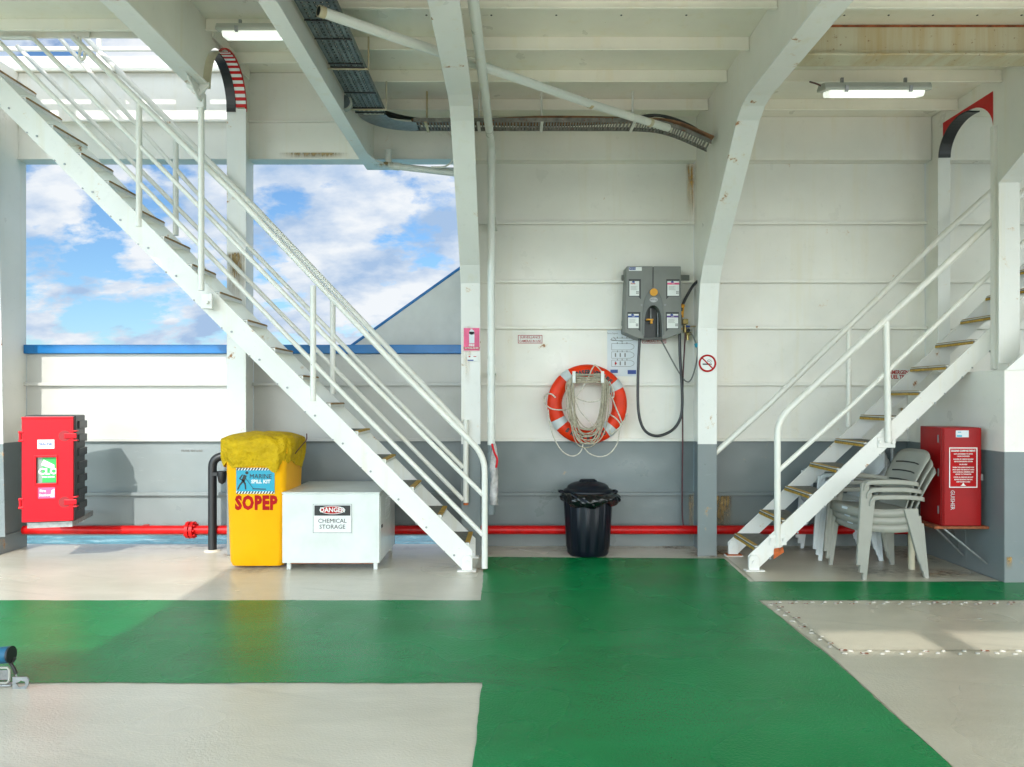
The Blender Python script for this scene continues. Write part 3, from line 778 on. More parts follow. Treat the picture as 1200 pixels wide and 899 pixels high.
# light fixtures
def fixture(x, y, z, L_, label, tilt):
    t = thing('ceiling_light', label, 'lamp', (x, y, z), group='weatherproof fluorescent lamps under the ceiling')
    R = Matrix.Rotation(D2R(tilt), 4, 'X')
    mb = MB(); mb.prism([(-.085, .02), (-.06, .055), (.06, .055), (.085, .02), (.085, .0), (-.085, .0)], 'x', -L_/2, L_/2, xf=R)
    mb.build('housing', M_LAMPG, t, .006, local=True)
    mb = MB(); mb.prism([(-.075, .0), (.075, .0), (.055, -.042), (-.055, -.042)], 'x', -L_/2+.04, L_/2-.04, xf=R)
    mb.build('diffuser', M_TUBE, t, .01, local=True)
    mb = MB(); mb.box(-L_/2+.09, L_/2-.09, -.028, .018, -.0445, -.0425, xf=R); mb.build('tube_glow', M_TUBEB, t, local=True)
    for s_ in (-.3, .3):
        MB().box(s_*L_-.012, s_*L_+.012, -.092, -.078, -.015, .03, xf=R).build('clip', M_STEEL, t, local=True)
        MB().box(s_*L_-.01, s_*L_+.01, -.01, .01, .05, .10).build('hanger', M_STEEL, t, local=True)
    return t
fixture(2.74, 5.82, 3.715, .80, 'lit fluorescent lamp under the ceiling above the right staircase', 14)
fixture(-1.83, 5.85, 4.17, .80, 'lit fluorescent lamp beside the striped arch at upper left', 10)
fixture(.7, 1.2, 3.75, .80, 'lit fluorescent lamp added out of view above the green walkway near the camera', 0)  # extra fixture out of view, added for soft ambient light
t = thing('lamp_cable', 'short red and black cable at the left end of the right-hand lamp', 'cable', (2.2, 5.8, 3.8))
MB().tube(smoothpts([V(949, 96, 5.9), V(956, 98, 5.85), V(963, 101, 5.82), V(967, 103, 5.82)]), .007, 6).build('cable', M_MAR, t)
hk = thing('hook', 'small white steel hook under the hatch edge at upper left', 'hook', V(94, 46, 6.17))
MB().tube(smoothpts([V(94, 44, 6.17), V(94, 58, 6.17), V(93, 66, 6.17), V(96, 70, 6.17), V(99, 67, 6.17), V(99, 62, 6.17)]), .012, 8).box(V(84, 40, 6.18)[0], V(105, 40, 6.18)[0], 6.17, 6.19, 4.29, 4.34).build('hook_bar', M_RAIL, hk)

# ------------------------------------------------------------------ stairs
def stairs(name, label, sgn, x_nose1, z_nose1, run, rise, n, yn, yf, off_top, off_bot, foot_x):
    """sgn=-1 climbs towards -X"""
    t = thing(name, label, 'staircase', (foot_x, (yn+yf)/2, 0))
    slope = rise/run
    x_end = x_nose1+sgn*run*(n-.3)
    def zt(x): return z_nose1+(x-x_nose1)*sgn*slope+off_top
    def zb(x): return zt(x)-off_bot
    xf0 = foot_x
    xb = x_nose1+sgn*((.0-(z_nose1+off_top-off_bot))/slope)
    for y0, side in ((yn-.006, 0), (yf-.006, 1)):
        pts = [(xf0, .015), (xf0, zt(xf0)), (x_end, zt(x_end)), (x_end, zb(x_end)), (xb, .015)]
        mb = MB(); mb.prism(pts, 'y', y0, y0+.012); mb.build('stringer', M_STAIR, t, .002)
        # foot lug
        mb = MB(); mb.prism([(xf0-sgn*-.0, .0), (xf0+sgn*.085, .0), (xf0+sgn*.085, .10), (xf0+sgn*.065, .13), (xf0+sgn*.02, .13), (xf0, .10)], 'y', y0-.022, y0-.004)
        mb.cyl((xf0+sgn*.042, y0-.034, .075), .017, .013, 'y', 6); mb.box(min(xf0-sgn*.03, xf0+sgn*.12), max(xf0-sgn*.03, xf0+sgn*.12), y0-.05, y0+.03, .0, .012)
        mb.build('foot_lug', M_STAIR if side == 0 else M_STAIR, t, .003)
        if side and sgn > 0:
            MB().box(xf0-.02, xf0+.11, y0-.054, y0+.034, .0125, .02).build('rust_stain', M_ORRUST, t)
    for k in range(n):
        x = x_nose1+sgn*run*k; z = z_nose1+rise*k
        xa, xb_ = sorted((x, x+sgn*.225))
        tr = MB().box(xa+.002, xb_, yn+.008, yf-.008, z-.010, z-.003).build('tread', M_STAIR, t)
        MB().box(xa+.003, xb_-.001, yn+.009, yf-.009, z-.0028, z).build('tread_mat', M_TREAD, tr)
        xa, xb_ = sorted((x, x+sgn*.008))
        MB().box(xa-.002, xb_+.0, yn+.0085, yf-.0085, z-.036, z-.0104).build('tread_lip', M_STAIR if sgn < 0 else M_TREAD, tr)
        xa, xb_ = sorted((x-sgn*.004, x+sgn*.032))
        mb = MB(); mb.box(xa, xb_, yn+.03, yf-.03, z+.0005, z+.0025)
        xa2, xb2 = sorted((x-sgn*.004, x-sgn*.0))
        mb.box(xa2-.002, xb2, yn+.012, yf-.012, z-(.036 if sgn > 0 else .012), z-(.018 if sgn > 0 else .0005))
        mb.build('nosing', M_NOSE if (k < 5 or sgn > 0) else M_NOSEB, tr)
        mb = MB()
        for yy in (yn+.01, yf-.02): mb.cyl((x+sgn*.12, yn-.014, z-.10), .009, .006, 'y', 6); break
        mb.cyl((x+sgn*.20, yn-.012, zb(x+sgn*.20)+.012), .007, .006, 'y', 6)
        mb.build('bolt', M_STEEL, tr)
    return t, zt
def railpath(p, close_r=.06): return p
RL = .0245
# left staircase
YN, YF = 6.18, 6.70
stL, ztL = stairs('staircase', 'long white steel staircase climbing to the left above the storage box', -1, -.345, .226, .2235, .2245, 18, YN, YF, -.035, .248, -.318)
def Pn(px, py): return Vector(V(px, py, YN))
def Pf(px, py): return Vector(V(px, py, YF))
rt = thing('handrail', 'near three-bar handrail of the left staircase, looping down at its foot', 'handrail', (-.2, YN, 0))
a, b_, c_ = Pn(88, 46), Pn(559, 525), Pn(568, 669)
corner = Pn(568, 534)
pp = [Pn(86, 44), Pn(275, 228), Pn(470, 435)]+bend(Pn(470, 435), corner, c_, .13, 8)+[Vector((c_.x, YN, .02))]
MB().tube(pp, RL, 14).build('top_rail', M_RAIL, rt)
for nm, ps in (('middle_rail', [Pn(2, 44), Pn(38, 44), Pn(215, 223), Pn(436, 450), Pn(566, 580)]), ('lower_rail', [Pn(-4, 46), Pn(175, 226), Pn(391, 450), Pn(566, 627)])):
    q = [ps[0]]
    for i in range(1, len(ps)-1): q += bend(ps[i-1], ps[i], ps[i+1], .035, 4)
    q.append(ps[-1]); MB().tube(q, .019, 12).build(nm, M_RAIL, rt)
for px, y0, y1 in ((163, 122, 266), (367, 335, 470)):
    MB().tube([Pn(px, y0), Pn(px, y1)+Vector((0, -.0, 0))], .024, 14).build('post', M_RAIL, rt)
# far rail
rt2 = thing('handrail', 'far three-bar handrail of the left staircase, on the window side', 'handrail', (-.4, YF, .5))
MB().tube([Pf(60, 4), Pf(190, 134), Pf(300, 244.5), Pf(490, 445), Pf(546, 505)], RL, 14).build('top_rail', M_RAIL, rt2)
MB().tube([Pf(20, -12), Pf(230, 225), Pf(446, 450), Pf(543, 548)], .019, 12).build('middle_rail', M_RAIL, rt2)
MB().tube([Pf(20, 54), Pf(187, 222), Pf(410, 450), Pf(543, 586)], .019, 12).build('lower_rail', M_RAIL, rt2)
for px, y0, y1 in ((206, 165, 276), (390, 350, 462), (546, 492, 589)):
    MB().tube([Pf(px, y0), Pf(px, y1)], .024, 14).build('post', M_RAIL, rt2)
MB().tube([Pf(546, 589)+Vector((0, 0, .01)), Pf(546, 589)-Vector((0, 0, .02))], .022, 12).build('rust_stain', M_ORRUST, rt2)

# right staircase
RN, RF = 6.185, 6.76
stR, ztR = stairs('staircase', 'white steel staircase with yellow nosings climbing to the right over the chairs', 1, 1.955, .20, .221, .208, 17, RN, RF, -.028, .195, 1.90)
def Qn(px, py): return Vector(V(px, py, RN))
def Qf(px, py): return Vector(V(px, py, RF))
rt = thing('handrail', 'near two-bar handrail of the right staircase with a bent newel post', 'handrail', (2.14, RN, 0))
top = Qn(1390, 46)
pp = [Qn(911, 641)]+bend(Qn(911, 641), Qn(911, 492), Qn(1160, 262), .13, 8)+[Qn(1160, 262), top]
MB().tube(pp, .026, 14).build('top_rail', M_RAIL, rt)
MB().tube([Qn(912, 552), Qn(999, 474), Qn(1159, 322), Qn(1390, 107)], .019, 12).build('lower_rail', M_RAIL, rt)
MB().tube([Qn(1038.5, 377), Qn(1038.5, 518)+Vector((0, -.035, 0))], .025, 14).build('post', M_RAIL, rt)
mb = MB()
for px, py in ((911, 632), (1038, 518)):
    q = Qn(px, py)
    for s_ in (-.05, .05): mb.cyl((q.x+s_, RN-.03, q.z), .017, .022, 'y', 8)
    mb.box(q.x-.07, q.x+.07, RN-.016, RN-.008, q.z-.045, q.z+.04)
mb.build('bracket', M_STAIR, rt, .003)
q = Qn(911, 647); MB().prism([(q.x-.035, q.z-.055), (q.x-.03, q.z+.03), (q.x+.04, q.z+.04), (q.x+.05, q.z+.0)], 'y', RN-.012, RN-.0085).build('rust_stain', M_ORRUST, rt)
rt2 = thing('handrail', 'far single handrail of the right staircase, starting at the no smoking frame', 'handrail', (1.8, RF, .9))
MB().tube([Qf(836, 533), Qf(900, 475), Qf(1100, 280), Qf(1160, 226), Qf(1400, 0)], .025, 14).build('top_rail', M_RAIL, rt2)
MB().tube([Qf(994.5, 385), Qf(994.5, 500)], .023, 12).build('post', M_RAIL, rt2)

# ------------------------------------------------------------------ red fire main
t = thing('fire_main_pipe', 'long red pipe running along the foot of the hull side', 'pipe', (-1, 7.0, .18))
YP = 7.03
zc = EYE-(621-VY)*YP/F_PX
MB().tube([(-4.47, YP, zc), (-.42, YP, zc)], .040, 20).tube([(-.30, YP, zc), (1.70, YP, zc)], .040, 20).tube([(1.722, YP, zc), (3.69, YP, zc)], .040, 20).build('pipe', M_REDPIPE, t)
x = (224-VX)*YP/F_PX
mb = MB(); mb.cyl((x-.035, YP, zc), .078, .028, 'x', 24); mb.cyl((x+.005, YP, zc), .078, .028, 'x', 24)
for i in range(8):
    a = i*math.pi/4; mb.cyl((x-.05, YP+.06*math.cos(a), zc+.06*math.sin(a)), .010, .1, 'x', 6)
mb.build('flange_joint', M_REDPIPE, t, .003)
mb = MB()
for xx in (-3.4, -1.2, .9, 2.8): mb.box(xx-.02, xx+.02, YP+.02, W-.04, zc-.03, zc+.03)
mb.build('pipe_bracket', M_REDPIPE, t)

# black vent pipe
t = thing('vent_pipe', 'black bent vent pipe standing left of the yellow bin', 'pipe', (-2.73, 7.0, 0))
x = (249-VX)*6.98/F_PX; z1 = EYE-(536-VY)*6.98/F_PX
p0 = Vector((x, 6.98, 0)); p1 = Vector((x, 6.98, z1+.0)); p2 = Vector((x+.28, 7.03, z1+.03))
MB().tube([p0]+bend(p0, p1, p2, .09, 7)+[p2], .038, 18).build('pipe', M_BLACK, t)
MB().lathe([(.0, .012), (.07, .012), (.075, .0)], (x, 6.98, 0), 20).build('deck_flange', M_DECK, t)
mb = MB(); mb.box(x+.03, x+.13, 6.9, 6.93, z1-.16, z1-.13); mb.lathe([(0, -.09), (.03, -.07), (.045, 0), (.045, .03)], (x+.11, 6.92, z1-.15), 14); mb.build('valve', M_BLACK, t)

# ------------------------------------------------------------------ red locker at left
th = D2R(15)
lx, ly, lz = -3.645, 6.40, .36
lk = thing('safety_locker', 'bright red and black plastic locker with a green sign window, on the left wall', 'locker', (lx, ly, lz), th)
w_, h_, d_ = .385, .885, .34
sh = MB(); sh.prism([(-w_, .03), (0, .03), (0, d_-.02), (-.06, d_), (-w_+.06, d_), (-w_, d_-.02)], 'z', 0, h_)
sh.build('shell', M_BLACK, lk, .012, local=True)
sh = MB()
for i in range(7): sh.box(-.01, .012, .10, d_-.0, .08+i*.115, .145+i*.115)
sh.build('side_ridge', M_BLACK, lk, .006, local=True)
# door with hole for window
dr = MB(); y0, y1 = 0, .028
wx0, wx1, wz0, wz1 = -w_+.10, -.135, h_-.56, h_-.345
xs_ = [-w_-.004, wx0, wx1, -.012]; zs_ = [.01, wz0, wz1, h_-.012]
for i in range(3):
    for j in range(3):
        if i == 1 and j == 1: continue
        dr.box(xs_[i], xs_[i+1], y0, y1, zs_[j], zs_[j+1])
door = dr.build('door', M_REDBOX, lk, local=True)
dr = MB(); dr.box(wx0, wx1, .022, .026, wz0, wz1); dr.build('window', M_CLEAR, door, local=True)
mb = MB(); mb.box(wx0-.016, wx0, -.008, .02, wz0-.016, wz1+.016); mb.box(wx1, wx1+.010, -.008, .02, wz0-.016, wz1+.016); mb.box(wx0, wx1, -.008, .02, wz1, wz1+.016); mb.box(wx0, wx1, -.008, .02, wz0-.012, wz0)
mb.box(-w_-.006, -.010, -.006, -.0005, h_-.028, h_-.010); mb.box(-.028, -.010, -.006, -.0005, .012, h_-.03); mb.build('window_frame', M_REDBOX, door, .004, local=True)
MB().box(wx0+.04, wx1-.002, .0175, .0215, wz0+.005, wz1-.005).build('green_sign', M_GT, door, local=True)
MB().prism([(wx0+.03, wz0+.15), (wx1-.02, wz0+.11), (wx1-.02, wz0+.15), (wx0+.05, wz1-.02)], 'y', .0165, .0172).build('sign_figure', M_WP, door, local=True)
RX = Matrix.Rotation(D2R(90), 4, 'X')
text('CLO', .072, ((wx0+wx1)/2+.008, .0155, wz0+.095), M_WP, door, bold=.003, local=True)
text('THIS DOOR', .018, ((wx0+wx1)/2+.01, .0155, wz0+.05), M_WP, door, bold=.001, local=True)
MB().box(-w_+.11, -w_+.235, -.003, -.0003, h_-.275, h_-.20).build('label', M_WP, door, .002, local=True)
text('SEALINK', .026, (-w_+.172, -.0036, h_-.237), M_BT, door, bold=.0008, local=True)
MB().box(-w_+.115, -w_+.24, -.003, -.0003, .20, .29).build('label', M_PINK, door, .002, local=True)
text('Fire', .03, (-w_+.15, -.0036, .262), M_WP, door, bold=.0006, local=True)
text('Station', .03, (-w_+.165, -.0036, .228), M_WP, door, bold=.0006, local=True)
MB().prism([(-w_+.205, .21), (-w_+.235, .21), (-w_+.235, .28), (-w_+.215, .265)], 'y', -.0036, -.0031).build('sign_figure', M_WP, door, local=True)
for z in (.165, h_-.17):
    MB().cyl((-.075, -.003, z), .045, .0025, 'y', 20).build('latch_recess', simple('recess_red', (.30, .004, .010), .5) if 'recess_red' not in MATS else MATS['recess_red'], door, local=True)
    mb = MB(); mb.box(-.075, .018, -.014, -.004, z-.022, z+.022); mb.box(-.02, .02, -.006, .05, z-.045, z-.033); mb.box(-.02, .02, -.006, .05, z+.033, z+.045); mb.build('latch', M_REDBOX, lk, .006, local=True)
    mb = MB(); mb.box(-w_-.03, -w_+.01, -.004, .03, z-.045, z-.028); mb.box(-w_-.03, -w_+.01, -.004, .03, z+.024, z+.042); mb.cyl((-w_-.02, .015, z-.045), .010, .088, 'z', 10); mb.build('hinge', M_REDBOX, lk, .003, local=True)
MB().box(-w_+.02, -.03, .05, d_+.35, -.05, -.004).build('support_bracket', M_STEEL, lk, local=True)

# ------------------------------------------------------------------ yellow wheelie bin
by = 6.24
bx0, bx1 = (267-VX)*by/F_PX, (331-VX)*by/F_PX
yb = thing('wheelie_bin', 'yellow spill kit bin lettered SOPEP under a wrinkled yellow cover', 'bin', ((bx0+bx1)/2, by, 0))
cx_ = (bx0+bx1)/2; hw_ = (bx1-bx0)/2; bd = .52
def rrect(cx, cy, hx, hy, r, n=5):
    out = []
    for qx, qy, a0 in ((1, -1, -90), (1, 1, 0), (-1, 1, 90), (-1, -1, 180)):
        for i in range(n+1):
            a = D2R(a0+90*i/n); out.append((cx+qx*(hx-r)+r*math.cos(a), cy+qy*(hy-r)+r*math.sin(a)))
    return out
def loft(mb, secs, cap=True):
    n = len(secs[0][0]); vs = []; fs = []
    for pts_, z in secs: vs += [(x, y, z) for x, y in pts_]
    for i in range(len(secs)-1):
        for j in range(n): fs.append((i*n+j, i*n+(j+1) % n, (i+1)*n+(j+1) % n, (i+1)*n+j))
    mb.add(vs, fs, True)
    if cap: mb.add(vs[:n], [tuple(range(n-1, -1, -1))]); mb.add(vs[-n:], [tuple(range(n))])
mb = MB(); cyb = by+bd/2
loft(mb, [(rrect(cx_, cyb, hw_-.012, bd/2-.03, .05), .02), (rrect(cx_, cyb, hw_, bd/2-.015, .05), .06), (rrect(cx_+.002, cyb, hw_+.028, bd/2+.005, .045), .93), (rrect(cx_+.002, cyb, hw_+.034, bd/2+.012, .045), .94), (rrect(cx_+.002, cyb, hw_+.034, bd/2+.012, .045), .98)])
mb.build('body', M_YEL, yb)
mb = MB(); n_r, n_a = 26, 72; vs = []; fs = []
random.seed(3); ph = [random.uniform(0, 6.28) for _ in range(30)]
for i in range(n_r):
    t_ = i/(n_r-1)
    for j in range(n_a):
        a = 2*math.pi*j/n_a
        ca, sa = math.cos(a), math.sin(a); e = .42
        ux = math.copysign(abs(ca)**e, ca); uy = math.copysign(abs(sa)**e, sa)
        if t_ < .62:
            r_ = (t_/.62)**.8; z = 1.105-.055*(r_**3.5)-.022*(1-r_)*0
            hx, hy = (hw_+.075)*r_, (bd/2+.05)*r_
        else:
            q = (t_-.62)/.38; z = 1.05-.215*q; hx = hw_+.075+.012*math.sin(q*3.1)-.03*q; hy = bd/2+.05+.012*math.sin(q*3.1)-.018*q
        wr = .010*math.sin(9*a+ph[0]+4*t_)+.008*math.sin(17*a+ph[1]-9*t_)+.006*math.sin(31*a+ph[2]+20*t_)
        edge = min(1, t_*1.6)
        z += (.010*math.sin(5*ux+ph[3]+3*uy)+.008*math.sin(11*uy+7*ux+ph[4]))*edge
        if t_ > .62: z += -.018*math.sin(4*a+ph[5])*(t_-.62)/.38-.02*math.sin(9*a+ph[6])*(t_-.62)/.38+.010*math.sin(t_*60+3*a)
        tilt = .02*(ux*hx+.1)
        vs.append((cx_-.008+ux*hx*(1+wr*2*edge), cyb+uy*hy*(1+wr*2*edge), z+tilt*.3))
for i in range(n_r-1):
    for j in range(n_a): fs.append((i*n_a+j, i*n_a+(j+1) % n_a, (i+1)*n_a+(j+1) % n_a, (i+1)*n_a+j))
mb.add(vs, fs, True); mb.build('cover', M_CLOTH, yb)
yf_ = lambda z: cyb-(bd/2-.015)-.02*(z-.06)/.87-.0005
sx0, sx1 = (276-VX)*6.22/F_PX, (321-VX)*6.22/F_PX; sz0, sz1 = EYE-(579-VY)*6.22/F_PX, EYE-(548.5-VY)*6.22/F_PX
mb = MB(); ysn = yf_(.8)-.003
mb.box(sx0, sx1, ysn, ysn+.004, sz0, sz1); sgn_ = mb.build('spill_sign', M_CY, yb)
mb = MB(); mb.box(sx0, sx1, ysn-.001, ysn-.0003, sz1-.020, sz1); mb.box(sx0, sx1, ysn-.001, ysn-.0003, sz0, sz0+.020); mb.build('stripe_ground', M_WP, sgn_)
mb = MB(); n = 13; W_ = sx1-sx0
for zz in (sz1-.020, sz0):
    for i in range(n):
        a = sx0+W_*i/n; e = W_/n*.5
        mb.prism([(a, zz), (a+e, zz), (min(a+e+.012, sx1), zz+.020), (min(a+.012, sx1), zz+.020)], 'y', ysn-.002, ysn-.0012)
mb.build('stripe', M_KT, sgn_)
text('MARINE', .052, (sx0+W_*.64, ysn-.002, sz0+.140), M_KT, sgn_, bold=0, sx=.98)
text('SPILL KIT', .040, (sx0+W_*.645, ysn-.002, sz0+.098), M_WP, sgn_, bold=.0014, sx=.98)
mb = MB(); q = lambda u, v: (sx0+W_*u, sz0+(sz1-sz0)*v)
def seg2(mb, p, r, w, y0, y1):
    (x0, z0), (x1, z1) = p, r; d = Vector((x1-x0, z1-z0)).normalized(); nn = Vector((-d.y, d.x))*w/2
    mb.prism([(x0+nn.x, z0+nn.y), (x1+nn.x, z1+nn.y), (x1-nn.x, z1-nn.y), (x0-nn.x, z0-nn.y)], 'y', y0, y1)
for p_, r_, w2 in ((q(.24, .72), q(.18, .48), .028), (q(.19, .5), q(.10, .35), .014), (q(.10, .35), q(.04, .16), .011), (q(.19, .5), q(.24, .36), .014), (q(.24, .36), q(.25, .17), .011), (q(.17, .74), q(.09, .58), .009), (q(.09, .58), q(.2, .5), .008), (q(.24, .62), q(.45, .2), .004), (q(.43, .19), q(.78, .18), .008)):
    seg2(mb, p_, r_, w2, ysn-.002, ysn-.0012)
u = q(.28, .81); mb.cyl((u[0], ysn-.002, u[1]), .013, .001, 'y', 14); mb.build('sign_figure', M_KT, sgn_)
text('SOPEP', .150, ((299-VX)*6.22/F_PX, yf_(.48)-.002, EYE-(590.5-VY)*6.22/F_PX), M_RT, yb, bold=.0085, sx=.74, spacing=1.12)
mb = MB(); mb.tube([(cx_-hw_, by+bd-.02, .1), (cx_-hw_-.045, by+bd-.02, .1)], .1, 20); mb.tube([(cx_+hw_, by+bd-.02, .1), (cx_+hw_+.035, by+bd-.02, .1)], .1, 20)
mb.build('wheel', M_BLACK, yb)
mb = MB(); mb.tube(smoothpts([(cx_+hw_+.07, by+.12, .93), (cx_+hw_+.09, by+.25, .99), (cx_+hw_+.098, by+.36, 1.03), (cx_+hw_+.09, by+.40, 1.08)]), .005, 6); mb.build('drawstring', M_MAR, yb)

# ------------------------------------------------------------------ chemical storage box
cb = thing('storage_box', 'low white metal chemical storage box under the left staircase', 'storage box', (-1.46, 6.2, 0))
x0, x1, y0, y1 = -1.855, -1.072, 6.205, 7.03
MB().box(x0, x1, y0, y1, .055, .615).build('cabinet', M_BOXW, cb, .006)
MB().box(x0-.004, x1+.004, y0-.006, y1, .6155, .628).build('top', M_BOXW, cb, .004)
mb = MB(); mb.box(x0+.0, x1-.0, y0-.003, y0-.0005, .058, .608); mb.build('front_panel', M_BOXW, cb, .001)
mb = MB()
for i in range(9):
    z = .36+.022*i; mb.box(x1, x1+.008, y0+.28, y0+.52, z, z+.008)
mb.build('louvre', M_BOXW, cb, .002)
mb = MB(); mb.box(x1, x1+.004, y0+.04, y1-.03, .08, .59); mb.build('side_door', M_BOXW, cb, .001)
mb = MB(); mb.box(x1+.004, x1+.012, y0+.06, y0+.11, .33, .355); mb.build('latch', M_KT, cb, .002)
for xx in (x0+.03, x1-.05):
    for yy in (y0+.02, y1-.05): MB().box(xx, xx+.03, yy, yy+.03, 0, .055).build('leg', M_BOXW, cb)
MB().box(x0+.06, x1-.06, y0+.02, y0+.03, .045, .056).build('rust_edge', M_RUSTY, cb)
sx0, sx1, sz0, sz1 = V(367.5, 0, y0)[0], V(412, 0, y0)[0], V(0, 624, y0)[2], V(0, 591, y0)[2]
sg = panel(cb, 'danger_sign', M_WP, sx0, sx1, sz0, sz1, y0-.004)
W_ = sx1-sx0; H_ = sz1-sz0
panel(sg, 'sign_band', M_KT, sx0+.008, sx1-.008, sz0+H_*.60, sz1-.008, y0-.0072, .001)
mb = MB(); mb.disc((sx0+W_/2, y0-.0092, sz0+H_*.80), .033, 36, sx=3.15); mb.build('sign_oval', M_WP, sg)
mb = MB(); mb.disc((sx0+W_/2, y0-.0098, sz0+H_*.80), .029, 36, sx=3.35); mb.build('sign_oval', M_RT, sg)
outline(sg, sx0-.003, sx1+.003, sz0-.003, sz1+.003, y0-.0072, .004, M_STEEL)
text('DANGER', .052, (sx0+W_/2, y0-.0105, sz0+H_*.80), M_WP, sg, bold=.0014, sx=.95)
text('CHEMICAL', .048, (sx0+W_/2, y0-.0085, sz0+H_*.41), M_KT, sg, bold=0, sx=1.0)
text('STORAGE', .048, (sx0+W_/2, y0-.0085, sz0+H_*.20), M_KT, sg, bold=0, sx=1.0)

# ------------------------------------------------------------------ black round bin
bc = (.675, 6.83, 0)
tb = thing('rubbish_bin', 'round ribbed black rubbish bin with lid and plastic liner below the lifebuoy', 'bin', bc)
def rib(a, z):
    k = math.cos(a*15); return 1+.022*(1 if k > .2 else 0)*(1 if .06 < z < .50 else 0)
MB().lathe([(.0, .004), (.170, .004), (.182, .02), (.187, .06), (.188, .065), (.212, .495), (.212, .50), (.214, .50), (.222, .515), (.222, .53)], (0, 0, 0), 180, mod=rib).build('body', M_BIN, tb, local=True)
prof = [(.0, .652), (.05, .651), (.10, .645), (.15, .630), (.178, .612), (.184, .596), (.190, .588), (.214, .578), (.218, .565), (.218, .545)]
lid = MB().lathe(prof, (0, 0, 0), 64).build('lid', M_BIN, tb, local=True)
mb = MB(); loft(mb, [(rrect(0, 0, .085, .045, .02), .63), (rrect(0, 0, .078, .038, .02), .655), (rrect(0, 0, .062, .026, .015), .668)]); mb.build('lid_handle', M_BIN, lid, local=True)
mb = MB(); vs = []; fs = []; n_a = 120; random.seed(5)
for i in range(16):
    t_ = i/15
    for j in range(n_a):
        a = 2*math.pi*j/n_a
        side = .5+.5*math.cos(a-D2R(-25))
        bul = math.sin(t_*math.pi)**.7
        r_ = .216+(.028+.04*side)*bul+.006*math.sin(9*a+6*t_)*bul+.004*math.sin(23*a-9*t_)*bul+.003*random.random()*bul
        z = .560-.095*t_-.028*side*t_*math.sin(t_*2)+.012*math.sin(7*a+2)*t_-.018*math.sin(3*a+1)*t_
        vs.append((r_*math.cos(a), r_*math.sin(a), z))
for i in range(15):
    for j in range(n_a): fs.append((i*n_a+j, i*n_a+(j+1) % n_a, (i+1)*n_a+(j+1) % n_a, (i+1)*n_a+j))
mb.add(vs, fs, True); mb.build('liner', M_BLACKG, tb, local=True)
for s_ in (-1, 1):
    mb = MB(); mb.tube(smoothpts([(s_*.215, -.05, .555), (s_*.25, -.045, .56), (s_*.255, .0, .56), (s_*.25, .045, .56), (s_*.215, .05, .555)]), .011, 8); mb.build('handle', M_BIN, tb, local=True)
mb = MB(); mb.tube(smoothpts([(-.16, -.19, .56), (-.09, -.235, .52), (-.02, -.262, .495), (.03, -.262, .475)]), .016, 8, sy=.6); mb.build('clip_handle', M_BIN, tb, local=True)

# ------------------------------------------------------------------ lifebuoy and rope
YRG = 7.07
rc = V(688, 474, YRG)
lb = thing('lifebuoy', 'orange lifebuoy with four silver bands hanging on the white wall', 'lifebuoy', rc)
R0, r0 = .300, .068
MB().torus(rc, R0, r0, n=96, k=20, sy=.75).build('ring', M_ORANGE, lb)
for an in (126, 33, 213, 312):
    MB().torus(rc, R0, r0+.0035, D2R(an-7), D2R(an+7), 8, 20, .75).build('reflective_band', M_TAPE, lb)
def arctext(s, rad, a0, a1, size, flip=False):
    for i, ch in enumerate(s):
        if ch == ' ': continue
        a = a0+(a1-a0)*i/(len(s)-1)
        x = rc[0]+rad*math.cos(D2R(a)); z = rc[2]+rad*math.sin(D2R(a))
        rot = D2R(a-90) if not flip else D2R(a+90)
        xf = Matrix.Rotation(-rot, 4, 'Y') @ Matrix.Rotation(D2R(90), 4, 'X')
        text(ch, size, (x, YRG-r0*.75-.003, z), M_KT, lb, bold=.003, sx=.85, xf=xf)
arctext('FRASER VENTURE', .292, 114, 46, .058)
arctext('BRISBANE', .300, 232, 300, .055, True)
def onr(a, r_, y=0.0): return (rc[0]+r_*math.cos(D2R(a)), YRG-y, rc[2]+r_*math.sin(D2R(a)))
MB().tube(smoothpts([onr(168, .30, .055), onr(164, .345, .05), onr(166, .385, .02), onr(172, .40, 0), onr(180, .38, .02), onr(186, .34, .045), onr(190, .28, .055), onr(194, .20, .03), onr(188, .15, .02)]), .0065, 8).build('grab_line', M_ROPEW, lb)
MB().tube(smoothpts([onr(346, .365, .03), onr(340, .372, .0), onr(330, .365, .03), onr(324, .36, .04), onr(316, .35, .05), onr(308, .345, .05), onr(312, .30, .055)]), .0065, 8).build('grab_line', M_ROPEW, lb)
MB().tube(smoothpts([onr(336, .21, .04), onr(334, .28, .055), onr(330, .34, .05), onr(326, .37, .03)]), .0065, 8).build('grab_line', M_ROPEW, lb)
MB().tube(smoothpts([onr(35, .27, .05), onr(20, .235, .05), onr(5, .24, .05), onr(-10, .27, .05), onr(-22, .32, .055), onr(-28, .355, .05)]), .0065, 8).build('grab_line', M_ROPEW, lb)

